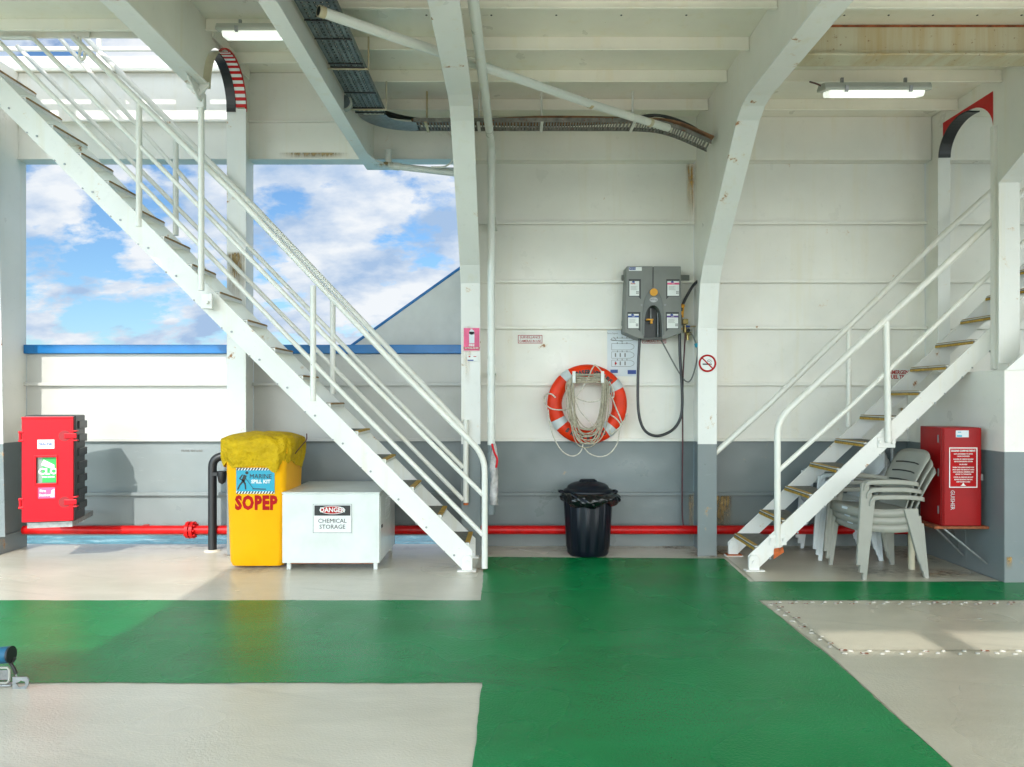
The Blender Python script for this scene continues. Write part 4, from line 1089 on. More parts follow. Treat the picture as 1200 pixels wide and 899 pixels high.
rk = thing('rope_bracket', 'white two-pronged bracket holding the coiled rope over the lifebuoy', 'bracket', (rc[0], 7.0, rc[2]+.2))
pegs = []
for px in (672.7, 706.2):
    a = V(px, 442, 6.93); pegs.append(a)
    MB().box(a[0]-.014, a[0]+.014, 6.93, 6.945, a[2]-.052, a[2]+.054).build('prong', M_WP, rk, .003)
    MB().box(a[0]-.012, a[0]+.012, 6.945, 7.19, a[2]-.015, a[2]+.015).build('arm', M_WP, rk, .002)
MB().box(pegs[0][0]-.01, pegs[1][0]+.01, 7.165, 7.19, pegs[0][2]-.018, pegs[0][2]+.018).build('back_bar', M_WP, rk)
rp = thing('coiled_rope', 'beige rope coiled over the white bracket and hanging inside the lifebuoy', 'rope', (rc[0], 6.96, rc[2]))
mb = MB(); random.seed(11)
def S(px, py, y=6.955): return V(px, py, y)
for k in range(10):
    z = 438.5+1.05*k; yy = 6.955+.008*(k % 3)
    mb.tube(smoothpts([S(669+random.random()*1.5, z+1.5, yy), S(676, z+random.uniform(-.6, .6), yy-.004), S(690, z+random.uniform(-.9, .9), yy-.006), S(702, z+random.uniform(-.6, .6), yy-.004), S(710-random.random()*1.5, z+1, yy)], 4), .0065, 8)
for k in range(15):
    xl = random.uniform(664.5, 672); xr = random.uniform(706, 714.5); dpt = random.uniform(500, 527); y0_ = 449
    yy = 6.952+random.uniform(-.014, .012); cxm = (xl+xr)/2+random.uniform(-1, 1); sk = random.uniform(.62, .95); ph_ = random.uniform(0, 6)
    pts_ = [S(random.uniform(672, 676), 441+random.random()*5, yy)]
    for i in range(0, 15):
        t_ = math.pi*i/14; c_ = math.cos(t_)
        x_ = cxm-(xr-xl)/2*math.copysign(abs(c_)**sk, c_)+.7*math.sin(3*t_+ph_)
        pts_.append(S(x_, y0_+(dpt-y0_)*math.sin(t_)**.85, yy-.012*math.sin(t_)))
    pts_.append(S(random.uniform(703, 707), 441+random.random()*5, yy))
    mb.tube(smoothpts(pts_, 3), .0050, 7)
mb.build('coil', M_ROPE, rp)
mb = MB()
for pts_ in ([S(697, 427), S(693, 434), S(690.5, 440), S(684, 452), S(675, 466), S(670, 472)],
             [S(697, 427), S(702, 432), S(707, 438)],
             [S(667, 455), S(674, 465), S(683, 469.5), S(694, 471), S(704, 468), S(709, 460)],
             [S(674, 468), S(679, 480), S(687, 490), S(697, 500)],
             [S(680, 519), S(683, 521), S(680, 530), S(672, 534.5), S(663, 532), S(655, 524), S(648, 510), S(644, 495), S(642.5, 480)],
             [S(684, 524), S(690, 531), S(700, 535), S(710, 534), S(718, 528), S(724, 518), S(726, 505), S(728, 497), S(734, 490), S(735, 484)],
             [S(714, 447), S(719, 458), S(719, 465), S(716, 466), S(713, 458)]):
    mb.tube(smoothpts(pts_, 5), .0055, 8)
mb.build('loose_strand', M_ROPEW, rp)

# ------------------------------------------------------------------ chemical dispenser
YD = 6.99
ds = thing('chemical_dispenser', 'grey wall dispenser with four label windows and a yellow knob, right of the lifebuoy', 'dispenser', (1.27, 7.1, 1.9))
def dp(px, py): q = V(px, py, YD); return (q[0], q[2])
zs_t = dp(0, 312)[1]
out = [dp(734.5, 312), dp(798, 312), dp(799, 390), dp(783, 396.5), dp(775.6, 397), dp(754.6, 397), dp(747, 396.5), dp(731.5, 389.5)]
# body with an arched recess: built from two half shells and a top piece
arch = []
for i in range(17):
    u = i/16; ang = math.pi*u
    px = 765.3-10.4*math.cos(ang); py = 397-40*(math.sin(ang)**.55)
    arch.append(dp(px, py))
left = [dp(731.5, 389.5), dp(747, 396.5), dp(754.6, 397)]+arch[1:9]+[dp(765.3, 312), dp(734.5, 312)]
right = [dp(765.5, 312)]+arch[8:16]+[dp(775.9, 397), dp(783, 396.5), dp(799, 390), dp(798, 312)]
MB().prism(left, 'y', YD, W-.002).prism(right, 'y', YD, W-.002).build('housing', M_GREYP, ds, .007)
MB().prism([dp(754, 397), dp(776.5, 397), dp(776.5, 350), dp(754, 350)], 'y', YD+.12, YD+.13).box(dp(754, 0)[0], dp(776.5, 0)[0], YD+.005, YD+.12, dp(0, 397.5)[1], dp(0, 395.2)[1]).build('recess', M_GREYD, ds)
# darker pointed surround
sur = [dp(754.6, 392)]+[dp(765.3-10.9*math.cos(math.pi*u/16)*(1), 362-24*(math.sin(math.pi*u/16)**.8)) for u in range(0, 17)]+[dp(776, 392)]
so = MB()
outer = [(765.3-13*math.cos(math.pi*u/20), 392-54*(math.sin(math.pi*u/20)**.62)) for u in range(21)]
inner = [(765.3-10.3*math.cos(math.pi*u/20), 394-36*(math.sin(math.pi*u/20)**.5)) for u in range(21)]
for i in range(20):
    a1, a2, b2, b1 = dp(*outer[i]), dp(*outer[i+1]), dp(*inner[i+1]), dp(*inner[i])
    so.prism([a1, a2, b2, b1], 'y', YD-.008, YD-.001)
so.build('arch_surround', simple('surround_grey', (.12, .132, .125), .4), ds)
a, b_ = dp(765.3, 313), dp(765.3, 337)
MB().box(a[0]-.003, a[0]+.003, YD-.002, YD-.0005, b_[1], a[1]).build('seam', M_KT, ds)
k = dp(765.6, 343); kn = MB().cyl((k[0], YD-.035, k[1]), .034, .028, 'y', 24).build('selector_knob', M_YK, ds, .004)
mb = MB(); mb.box(k[0]-.012, k[0]+.012, YD-.040, YD-.0355, k[1]-.02, k[1]+.02); mb.build('knob_grip', M_YK, kn, .002)
k = dp(765.8, 351.5); mb = MB(); mb.disc((k[0], YD-.010, k[1]), .0235, 28, sx=1.6); mb.build('oval_badge', M_STEEL, ds)
text('Diversey', .016, (k[0], YD-.0112, k[1]), M_GREYD, ds, sx=1.0)
k0, k1 = dp(758.5, 374), dp(767, 376); mb = MB(); mb.box(k0[0], k1[0], YD+.05, YD+.08, k0[1]-.006, k0[1]+.008); mb.box(k1[0]-.028, k1[0]-.008, YD+.05, YD+.08, k1[1]-.02, k1[1]+.012); mb.build('tap', M_YK, ds, .003)
mb = MB(); mb.cyl((k1[0]-.020, YD+.075, k1[1]), .006, .12, 'z', 10); mb.cyl((k1[0]+.045, YD+.075, k1[1]-.14), .005, .22, 'z', 10); mb.build('dip_tube', M_STEEL, ds)
for (px0, px1, py0, py1, cm, side) in ((737, 750.5, 328, 347, M_RT, 1), (781, 796, 328, 347, M_PINK, -1), (735.5, 750, 366.5, 385, M_BT, 1), (780.5, 795, 366.5, 385, M_PT, -1)):
    a = dp(px0, py0); b_ = dp(px1, py1)
    wn = MB().box(a[0]-.002, b_[0]+.004, YD-.001, YD-.0003, b_[1]-.004, a[1]+.006)
    # notch below
    if side > 0: wn.prism([(b_[0]-.02, b_[1]-.004), (b_[0]+.004, b_[1]-.004), (b_[0]+.004, b_[1]-.03)], 'y', YD-.001, YD-.0003)
    else: wn.prism([(a[0]-.002, b_[1]-.004), (a[0]+.022, b_[1]-.004), (a[0]-.002, b_[1]-.03)], 'y', YD-.001, YD-.0003)
    wo = wn.build('label_window', M_GREYD, ds)
    e = .006 if side > 0 else -.0
    lx0, lx1 = (a[0]+.004, b_[0]-.012) if side > 0 else (a[0]+.008, b_[0]-.002)
    lz0, lz1 = b_[1]+.002, a[1]-.012
    MB().box(lx0, lx1, YD-.0025, YD-.0013, lz0, lz1).build('paper_label', M_WP, wo)
    if cm is M_RT:
        text('Suma', .020, ((lx0+lx1)/2-.012, YD-.0032, lz1-.022), M_RT, wo, bold=.0006)
    else:
        MB().box(lx0, lx1, YD-.0033, YD-.0027, lz1-.032, lz1-.015).build('label_band', cm, wo)
        text('Suma', .012, ((lx0+lx1)/2, YD-.0038, lz1-.0235), M_WP, wo)
    mb = MB(); mb.disc(((lx0+lx1)/2-.008, YD-.0038, lz1-.008), .008, 16, sx=1.8); mb.build('label_logo', M_BT, wo)
    mb = MB()
    for i in range(5): mb.box(lx0+.012, lx0+.012+(.05 if i % 2 else .062), YD-.0033, YD-.0027, lz1-.048-.008*i, lz1-.046-.008*i)
    for i in range(2):
        for j in range(2): mb.box(lx1-.026+.012*i, lx1-.017+.012*i, YD-.0033, YD-.0027, lz0+.018+.014*j, lz0+.028+.014*j)
    mb.build('fine_print', M_HOSEG, wo)
a = dp(737, 313); b_ = dp(752, 317.5)
MB().box(a[0], b_[0], YD-.0025, YD-.0005, b_[1], a[1]).build('maker_label', M_WP, ds)
mb = MB(); mb.box(a[0]+.002, a[0]+.062, YD-.0032, YD-.0027, b_[1]+.008, a[1]-.003); mb.build('maker_band', M_BT, ds)
text('Diversey', .019, (a[0]+.032, YD-.0040, (a[1]+b_[1])/2+.002), M_WP, ds)
mb = MB()
for px in (752, 779.5): q = dp(px, 357.5); mb.cyl((q[0], YD-.006, q[1]), .009, .005, 'y', 10)
mb.build('lock_screw', M_STEEL, ds)
for py in (325.5, 379):
    q = V(0, py, 7.15)[2]; MB().box(V(728.5, 0, 7.15)[0], V(808 if py < 350 else 792, 0, 7.15)[0], 7.15, 7.17, q-.028, q+.026).box(V(730, 0, 7.15)[0], V(738, 0, 7.15)[0], 7.17, 7.199, q-.02, q+.02).build('mounting_rail', M_GREYP, ds, .002)

# hoses
def hose(name, label, pts_, r_, mat, y=7.06, group=None, cat='hose'):
    t = thing(name, label, cat, V(pts_[0][0], pts_[0][1], y), group=group)
    MB().tube(smoothpts([V(p_[0], p_[1], p_[2] if len(p_) > 2 else y) for p_ in pts_], 6), r_, 12).build('hose', mat, t); return t
h1 = hose('water_hose', 'thick black hose hanging in a long loop below the grey dispenser', [(823, 325, 7.1), (813, 334), (806, 345), (800, 358), (797.5, 372), (796.5, 395), (797, 420), (799, 450), (799.5, 475), (797, 491), (788, 504), (771, 511), (757, 506), (750, 492), (747.5, 470), (748, 430), (749.5, 400), (750.5, 393)], .0135, M_HOSE)
mb = MB()
for (p0, p1) in (((800.3, 357), (798.8, 361)), ((798.3, 365), (797.6, 369)), ((797.2, 384), (796.9, 386))):
    mb.tube([V(p0[0], p0[1], 7.06), V(p1[0], p1[1], 7.06)], .021, 12)
mb.tube([V(799.5, 360, 7.065), V(799, 372, 7.07)], .017, 10)
mb.build('yellow_fitting', M_YK, h1)
hose('thin_hose', 'thin grey hose curving from under the dispenser to the wall valve', [(773.5, 396, 7.05), (782, 412), (793, 432), (800, 443), (804, 447), (808, 447), (812, 440), (816, 425), (817.5, 412), (816, 404), (812, 394), (808, 390)], .0065, M_HOSEG)
h3 = hose('thin_hose', 'thin maroon hose dropping from the wall valve to the red pipe', [(803.5, 388, 7.1), (802, 410, 7.1), (800.5, 440, 7.1), (800, 480, 7.12), (800, 520, 7.13), (799.5, 560, 7.13), (799.5, 600, 7.12), (801, 617, 7.1)], .007, M_MAR)
t = thing('wall_valve', 'small brass valve with a blue lever beside the grey dispenser', 'valve', V(804, 385, 7.12))
mb = MB(); q = V(804, 377, 7.12); mb.box(q[0]-.028, q[0]+.02, 7.12, 7.199, q[2]-.02, q[2]+.025); q = V(803, 386, 7.1); mb.cyl((q[0], 7.1, q[2]-.03), .018, .07, 'z', 12); q = V(806, 391, 7.1); mb.cyl((q[0], 7.1, q[2]-.06), .014, .09, 'z', 10); mb.cyl((q[0]-.02, 7.1, q[2]+.0), .018, .05, 'x', 12); mb.build('body', M_BRASS, t, .002)
q = V(806, 382.5, 7.07); MB().box(q[0]-.02, q[0]+.022, 7.07, 7.08, q[2]-.008, q[2]+.008).build('lever', M_BT, t, .003)
q = V(806.5, 386, 7.08); MB().cyl((q[0], 7.07, q[2]-.01), .018, .03, 'y', 10).build('collar', M_KT, t)
mb = MB(); mb.tube([V(815.6, 402.5, 7.06), V(817, 407, 7.06)], .017, 12); mb.build('blue_coupling', M_CY, t)
a = V(808, 383, 7.13); MB().tube([V(807, 382.5, 7.13), V(818, 382.5, 7.13)], .007, 8).build('branch', M_RCREAM, t)

# ------------------------------------------------------------------ signs on the wall
def sign_box(px0, px1, py0, py1, Y, label, name='sign', mat=None, cat='sign'):
    a = V(px0, py1, Y); b_ = V(px1, py0, Y)
    t = thing(name, label, cat, ((a[0]+b_[0])/2, Y, a[2]))
    panel(t, 'plate', mat or M_WP, a[0], b_[0], a[2], b_[2], Y, .003, .001)
    return t, a[0], b_[0], a[2], b_[2]
for px0, px1, lab in ((606.5, 636, 'small red bordered surveillance cameras sign left of the lifebuoy'), (752, 781, 'small red bordered cameras in use sign half hidden under the dispenser')):
    t, x0, x1, z0, z1 = sign_box(px0, px1, 392.3, 403, W, lab)
    outline(t, x0+.004, x1-.004, z0+.004, z1-.004, W-.0035, .005, M_RT)
    text('SURVEILLANCE', .031, ((x0+x1)/2, W-.0042, z0+.060), M_RT, t, bold=.0003, sx=.92)
    text('CAMERAS IN USE', .031, ((x0+x1)/2, W-.0042, z0+.025), M_RT, t, bold=.0003, sx=.86)
t, x0, x1, z0, z1 = sign_box(711.5, 748.5, 387, 441, W, 'white safety plan poster with ship outlines behind the lifebuoy', 'poster', M_PAPER, 'poster')
text('Ferry Layout', .022, (x0+.05, W-.0042, z1-.03), M_HOSEG, t, sx=.9)
mb = MB(); W_, H_ = x1-x0, z1-z0
for k, vv in enumerate((.80, .64, .46, .28)):
    zc_ = z0+H_*vv; hh = .030 if k else .012
    xa, xb_ = x0+W_*.14, x0+W_*.80
    P = [(xa, zc_-hh), (xb_-.02, zc_-hh), (xb_+.01, zc_-hh*.5), (xb_+.016, zc_), (xb_+.01, zc_+hh*.5), (xb_-.02, zc_+hh), (xa, zc_+hh)]
    for i in range(7): seg2(mb, P[i], P[(i+1) % 7], .0035, W-.0042, W-.0036)
    for s_ in range(3):
        xx = xa+.03+s_*.045
        if k > 1: mb.box(xx, xx+.012, W-.0042, W-.0036, zc_-.018, zc_+.018)
        mb.box(xx+.02, xx+.027, W-.0042, W-.0036, zc_+hh-.004, zc_+hh+.012)
seg2(mb, (x0+W_*.1, z1-.09), (x0+W_*.5, z1-.105), .006, W-.0042, W-.0036); seg2(mb, (x0+W_*.2, z1-.065), (x0+W_*.3, z1-.1), .005, W-.0042, W-.0036)
mb.build('ship_outline', M_HOSEG, t)
MB().cyl((x0+W_*.27, W-.0048, z0+H_*.28), .010, .001, 'y', 12).build('red_dot', M_RT, t)
MB().box(x1-.105, x1-.025, W-.0044, W-.0036, z0+.02, z0+.058).box(x0+.03, x0+.10, W-.0044, W-.0036, z0+.03, z0+.062).build('blue_panel', M_BT, t)
# no smoking
c = V(829, 425.8, 6.712)
t = thing('no_smoking_sign', 'round red and white no smoking sign on the frame right of the hoses', 'sign', (c[0], 6.70, c[2]))
RT = Matrix.Rotation(D2R(3.5), 4, 'X')
ys_ = 6.712
MB().cyl((c[0], ys_, c[2]), .077, .004, 'y', 40).build('plate', M_WP, t)
MB().torus((c[0], ys_-.001, c[2]), .069, .0082, n=48, k=8, sy=.15).build('ring', M_RT, t)
mb = MB(); mb.box(c[0]-.042, c[0]+.022, ys_-.002, ys_-.0008, c[2]-.014, c[2]-.002); mb.box(c[0]+.026, c[0]+.036, ys_-.002, ys_-.0008, c[2]-.014, c[2]-.002)
mb.tube(smoothpts([(c[0]+.03, ys_-.0012, c[2]+.005), (c[0]+.02, ys_-.0012, c[2]+.014), (c[0]+.0, ys_-.0012, c[2]+.018), (c[0]+.01, ys_-.0012, c[2]+.03), (c[0]+.03, ys_-.0012, c[2]+.024), (c[0]+.04, ys_-.0012, c[2]+.01)]), .0018, 6); mb.build('cigarette', M_KT, t)
mb = MB(); seg2(mb, (c[0]-.047, c[2]+.047), (c[0]+.047, c[2]-.047), .011, ys_-.004, ys_-.0024); mb.build('slash', M_RT, t)
# pink extinguisher sign
t, x0, x1, z0, z1 = sign_box(543, 562.5, 384, 411.5, 6.7128, 'faded pink fire extinguisher sign on the frame left of the lifebuoy', 'extinguisher_sign', M_PINK)
cxs = (x0+x1)/2
mb = MB(); mb.box(cxs-.022, cxs+.024, 6.7085, 6.7098, z0+.068, z0+.168); mb.disc((cxs+.001, 6.7085, z0+.165), .0225, 20); mb.box(cxs-.01, cxs+.006, 6.7085, 6.7098, z0+.188, z0+.194); mb.build('extinguisher_pictogram', M_PAPER, t)
text('FIRE', .026, (cxs, 6.7085, z0+.050), M_WP, t, bold=.001)
MB().box(x0+.003, x1-.003, 6.7087, 6.7098, z0+.016, z0+.036).build('sign_band', M_RT, t)
text('EXTINGUISHER', .019, (cxs, 6.7080, z0+.026), M_WP, t, bold=.0004, sx=.95)
outline(t, x0+.001, x1-.001, z0+.001, z1-.001, 6.7098, .003, M_WP)
t, x0, x1, z0, z1 = sign_box(547.5, 560, 416.5, 423.5, 6.7135, 'tiny blue and white sticker below the pink sign', 'sticker', M_WP, 'sticker')
MB().box(x0+.003, x0+.055, 6.7090, 6.7100, z0+.004, z0+.014).build('print_line', M_BT, t)
MB().box(x0+.012, x0+.028, 6.7090, 6.7100, z1-.016, z1-.006).box(x0+.055, x0+.08, 6.7090, 6.7100, z1-.014, z1-.008).build('print_line', M_RT, t)
# emergency fuel sign
t, x0, x1, z0, z1 = sign_box(1041, 1077, 432.5, 445, W, 'white wall sign in red letters reading emergency fuel, behind the right stair')
text('EMERGENCY', .050, (x0+.012, W-.0042, z1-.032), M_RT, t, bold=.0012, sx=.8, align='LEFT')
text('FUEL TRIP', .050, (x0+.004, W-.0042, z0+.024), M_RT, t, bold=.0012, sx=.8, align='LEFT')
# stencil
t = thing('stencilled_text', 'small dark stencilled lettering on the grey bulwark left of the yellow bin', 'lettering', V(225, 529, W))
text('STB FUEL VENT & SND', .028, (V(225, 0, W)[0], W-.003, V(0, 528.5, W)[2]), M_HOSEG, t, bold=.0004, sx=.72)

# ------------------------------------------------------------------ red cabinet right
YB0 = 5.95
cx0, cx1 = V(1104, 0, YB0)[0], V(1150, 0, YB0)[0]; cz0, cz1 = V(0, 616.7, YB0)[2], V(0, 501, YB0)[2]
cb2 = thing('fire_cabinet', 'dark red metal cabinet with a white bordered notice, on a bracket behind the chairs', 'cabinet', (cx0, YB0, cz0))
MB().box(cx0, cx1, YB0+.02, 6.27, cz0, cz1).build('case', M_REDCAB, cb2, .005)
dr = MB().box(cx0+.003, cx1, YB0, YB0+.018, cz0+.003, cz1-.003).build('door', M_REDCAB, cb2, .004)
MB().cyl((cx0+.016, YB0-.004, cz0+.01), .0045, cz1-cz0-.02, 'z', 8).build('hinge_strip', M_REDCAB, dr)
mb = MB(); mb.box(cx1, cx1+.022, YB0+.01, YB0+.03, (cz0+cz1)/2-.03, (cz0+cz1)/2+.02); mb.build('latch', M_STEEL, cb2, .002)
for z in (cz0+.09, (cz0+cz1)/2, cz1-.12): MB().box(cx0-.004, cx0, YB0+.045, YB0+.06, z, z+.06).build('hinge', M_STEEL, cb2)
a = V(1112, 578, YB0); b_ = V(1145, 524, YB0)
nt_ = MB().box(a[0], b_[0], YB0-.003, YB0-.0005, V(0, 571.5, YB0)[2], V(0, 524.5, YB0)[2]).build('notice', M_RT, dr)
x0, x1, z0, z1 = a[0], b_[0], V(0, 571.5, YB0)[2], V(0, 524.5, YB0)[2]
outline(nt_, x0, x1, z0, z1, YB0-.0035, .007, M_WP)
text('ENGINE COMPARTMENT', .020, ((x0+x1)/2, YB0-.0048, z1-.026), M_WP, nt_, bold=.0005, sx=.84)
for i, s_ in enumerate(['NOT AUTHORISED TO ENTER', 'UNLESS SUPERVISED', 'DANGER OF CARBON DIOXIDE', 'FIRE EXTINGUISHING SYSTEM', 'IN USE HERE', 'WHEN THE ALARM SOUNDS YOU', 'MUST LEAVE THE SPACE AT ONCE', 'AND CLOSE ALL OPENINGS AND', 'REPORT TO THE MASTER', 'CHECK ALL PERSONS ARE OUT', 'BEFORE RELEASING THE GAS', 'KEEP DOORS CLOSED']):
    text(s_, .0125, ((x0+x1)/2, YB0-.0048, z1-.050-.0178*i-(.005*(i > 1)+.005*(i > 3)+.005*(i > 4)+.005*(i > 8))), M_WP, nt_, bold=.0003, sx=.86)
mb = MB(); mb.prism([((x0+x1)/2-.022, z0+.014), ((x0+x1)/2+.022, z0+.014), ((x0+x1)/2+.01, z0+.022), ((x0+x1)/2, z0+.04), ((x0+x1)/2-.01, z0+.022)], 'y', YB0-.0048, YB0-.0038); mb.build('emblem', M_WP, nt_)
text('GUISHER', .045, (V(1116, 0, YB0)[0], YB0-.002, V(0, 586, YB0)[2]), M_TAPE, dr, sx=.85, xf=Matrix.Rotation(D2R(90), 4, 'Y') @ RX)
s1 = MB().box(V(1120, 0, YB0)[0], V(1135, 0, YB0)[0], YB0-.003, YB0-.0005, V(0, 512.5, YB0)[2], V(0, 504.5, YB0)[2]).build('sticker', M_PAPER, dr)
MB().box(V(1121, 0, YB0)[0], V(1127, 0, YB0)[0], YB0-.0042, YB0-.0035, V(0, 512, YB0)[2], V(0, 510, YB0)[2]).box(V(1122, 0, YB0)[0], V(1126, 0, YB0)[0], YB0-.0042, YB0-.0035, V(0, 507, YB0)[2], V(0, 506, YB0)[2]).build('print_line', M_CY, s1)
sh = thing('shelf_bracket', 'rusty steel shelf with slanting struts carrying the dark red cabinet', 'bracket', (3.5, 6.1, .35))
MB().box(cx0-.06, 3.698, YB0-.0, 6.30, cz0-.022, cz0-.002).build('shelf', M_RUSTY, sh, .003)
mb = MB()
for xa, yy in ((cx0+.02, YB0+.02), (cx0+.08, 6.28)):
    MB().tube([(xa, yy, cz0-.02), (3.695, yy, .10)], .010, 4).build('strut', M_STEEL, sh)

rusty(cs, 3.60, 3.68, 1.18, 1.30, 7.16, M_RS2)
t = thing('stand_pipe', 'grey pipe standing behind the stacked chairs beside the cabinet', 'pipe', (3.2, 6.5, 0))
MB().tube([(3.235, 6.22, 0), (3.235, 6.22, .36)], .026, 12).build('lower_pipe', M_CREAM, t)
MB().tube([(3.27, 6.6, .3), (3.27, 6.6, 1.12)], .017, 12).build('upper_pipe', M_STEEL, t)
MB().tube([(3.235, 6.22, .34), (3.27, 6.6, .33)], .018, 10).build('elbow', M_CREAM, t)

# ------------------------------------------------------------------ plastic chairs
def chair_meshes(round_back=False):
    parts = {}
    # seat
    mb = MB(); n = 10; vs = []; fs = []
    def sp(u, v):  # u 0 front..1 rear, v -1..1
        x = .215-.43*u; z = .425-.018*math.sin(u*math.pi)-.012*u-.02*(1-min(1, u*8))*.6
        z += .012*abs(v)**3
        return (x, v*(.235-.035*u), z)
    for i in range(n+1):
        for j in range(n+1): vs.append(sp(i/n, -1+2*j/n))
    for i in range(n):
        for j in range(n): fs.append((i*(n+1)+j, i*(n+1)+j+1, (i+1)*(n+1)+j+1, (i+1)*(n+1)+j))
    mb.add(vs, fs, True)
    # apron around the seat
    rim = [sp(0, -1+2*j/n) for j in range(n+1)]+[sp(i/n, 1) for i in range(1, n+1)]
    rim2 = [sp(i/n, -1) for i in range(n+1)]
    for R_ in (rim, rim2):
        vs = []; fs = []
        for i, q_ in enumerate(R_): vs += [q_, (q_[0]*1.03, q_[1]*1.03, q_[2]-.062)]
        for i in range(len(R_)-1): fs.append((2*i, 2*i+1, 2*i+3, 2*i+2))
        mb.add(vs, fs, True)
    parts['seat'] = mb
    # backrest
    mb = MB(); n1, n2 = 16, 14; P = {}
    def bp(u, v):
        top = .865-(.05*abs(v)**5 if not round_back else .17*abs(v)**2.5)
        z = .37+(top-.37)*u
        x = -.205-.05*u-.135*u*u+.045*(v*v)
        w = .19+.035*math.sin(u*1.6)
        if round_back: w = .2+.02*u
        return (x, v*w, z)
    for i in range(n1+1):
        for j in range(n2+1): P[i, j] = bp(i/n1, -1+2*j/n2)
    vs = [P[i, j] for i in range(n1+1) for j in range(n2+1)]; fs = []
    for i in range(n1):
        for j in range(n2):
            fs.append((i*(n2+1)+j, i*(n2+1)+j+1, (i+1)*(n2+1)+j+1, (i+1)*(n2+1)+j))
    mb.add(vs, fs, True)
    parts['backrest'] = mb
    slots = MB()
    if not round_back:
        for u in (.50, .64, .78):
            a = [bp(u, v) for v in (-.7, -.35, 0, .35, .7)]
            vs = [(q_[0]+.007, q_[1], q_[2]) for q_ in a]+[(q_[0]+.005, q_[1], q_[2]+.010) for q_ in a]
            slots.add(vs, [(i, i+1, i+6, i+5) for i in range(4)])
    parts['slot'] = slots
    def leg(top, bot, wt, wb):
        mb = MB(); vs = []
        for (x, y, z), (wx, wy) in ((top, wt), (bot, wb)):
            vs += [(x-wx/2, y-wy/2, z), (x+wx/2, y-wy/2, z), (x+wx/2, y+wy/2, z), (x-wx/2, y+wy/2, z)]
        mb.add(vs, [(0, 1, 2, 3), (7, 6, 5, 4), (0, 4, 5, 1), (1, 5, 6, 2), (2, 6, 7, 3), (3, 7, 4, 0)])
        return mb
    parts['legs'] = []
    for s_ in (-1, 1):
        m1 = leg((.185, s_*.245, .625), (.25, s_*.265, 0), (.064, .03), (.032, .028)); parts['legs'].append(m1)
        m2 = leg((-.20, s_*.205, .42), (-.265, s_*.235, 0), (.115, .03), (.034, .028)); parts['legs'].append(m2)
    parts['arms'] = []
    for s_ in (-1, 1):
        pts_ = smoothpts([(.205, s_*.245, .60), (.17, s_*.25, .642), (.05, s_*.252, .648), (-.10, s_*.245, .645), (-.22, s_*.215, .63), (-.262, s_*.19, .62)], 4)
        vs = []; fs = []
        for i, q_ in enumerate(pts_):
            w = .027
            vs += [(q_.x, q_.y-w, q_.z), (q_.x, q_.y+w, q_.z), (q_.x, q_.y+w, q_.z-.034), (q_.x, q_.y-w, q_.z-.034)]
        for i in range(len(pts_)-1):
            for k_ in range(4): fs.append((4*i+k_, 4*i+(k_+1) % 4, 4*i+4+(k_+1) % 4, 4*i+4+k_))
        mb = MB(); mb.add(vs, fs, False); mb.add(vs[:4], [(3, 2, 1, 0)]); mb.add(vs[-4:], [(0, 1, 2, 3)]); parts['arms'].append(mb)
    return parts
def make_chair(mat, label, group, round_back=False):
    t = thing('plastic_chair', label, 'chair', (0, 0, 0), group=group)
    P = chair_meshes(round_back)
    def solid(o, th_): sm = o.modifiers.new('thick', 'SOLIDIFY'); sm.thickness = th_; return o
    solid(P['seat'].build('seat', mat, t, local=True), .006)
    bk = solid(P['backrest'].build('backrest', mat, t, local=True), .008)
    if not round_back: P['slot'].build('slot', M_KT, bk, local=True)
    for m_ in P['legs']: m_.build('leg', mat, t, .006, local=True)
    for m_ in P['arms']: m_.build('armrest', mat, t, .006, local=True)
    MB().box(.2165, .2215, -.04, .04, .392, .410).build('label_tab', M_PAPER, t, local=True)
    return t
def copy_thing(o, parent=None):
    c_ = o.copy(); COL.objects.link(c_)
    if parent: c_.parent = parent
    for ch in list(o.children): copy_thing(ch, c_)
    return c_
g1 = 'stack of grey plastic chairs under the right staircase'
proto = make_chair(M_CHAIR, 'grey plastic armchair, bottom of the front stack under the right stair', g1)
labs = ['grey plastic armchair, bottom of the front stack under the right stair', 'grey plastic armchair, middle of the front stack under the right stair', 'grey plastic armchair, top of the front stack under the right stair']
for k in range(3):
    o = proto if k == 0 else copy_thing(proto)
    o['label'] = labs[k]; o.location = (2.915-.022*k, 6.14, .058*k); o.rotation_euler = (0, 0, D2R(180+4))
g2 = 'stack of white plastic chairs behind the grey ones'
proto = make_chair(M_CHAIRW, 'white', g2, True)
labs = ['white plastic armchair, bottom of the rear stack behind the grey chairs', 'white plastic armchair, middle of the rear stack behind the grey chairs', 'white plastic armchair, top of the rear stack behind the grey chairs']
for k in range(3):
    o = proto if k == 0 else copy_thing(proto)
    o['label'] = labs[k]; o.location = (2.90-.022*k, 6.80, .05*k); o.rotation_euler = (0, 0, D2R(180-5))

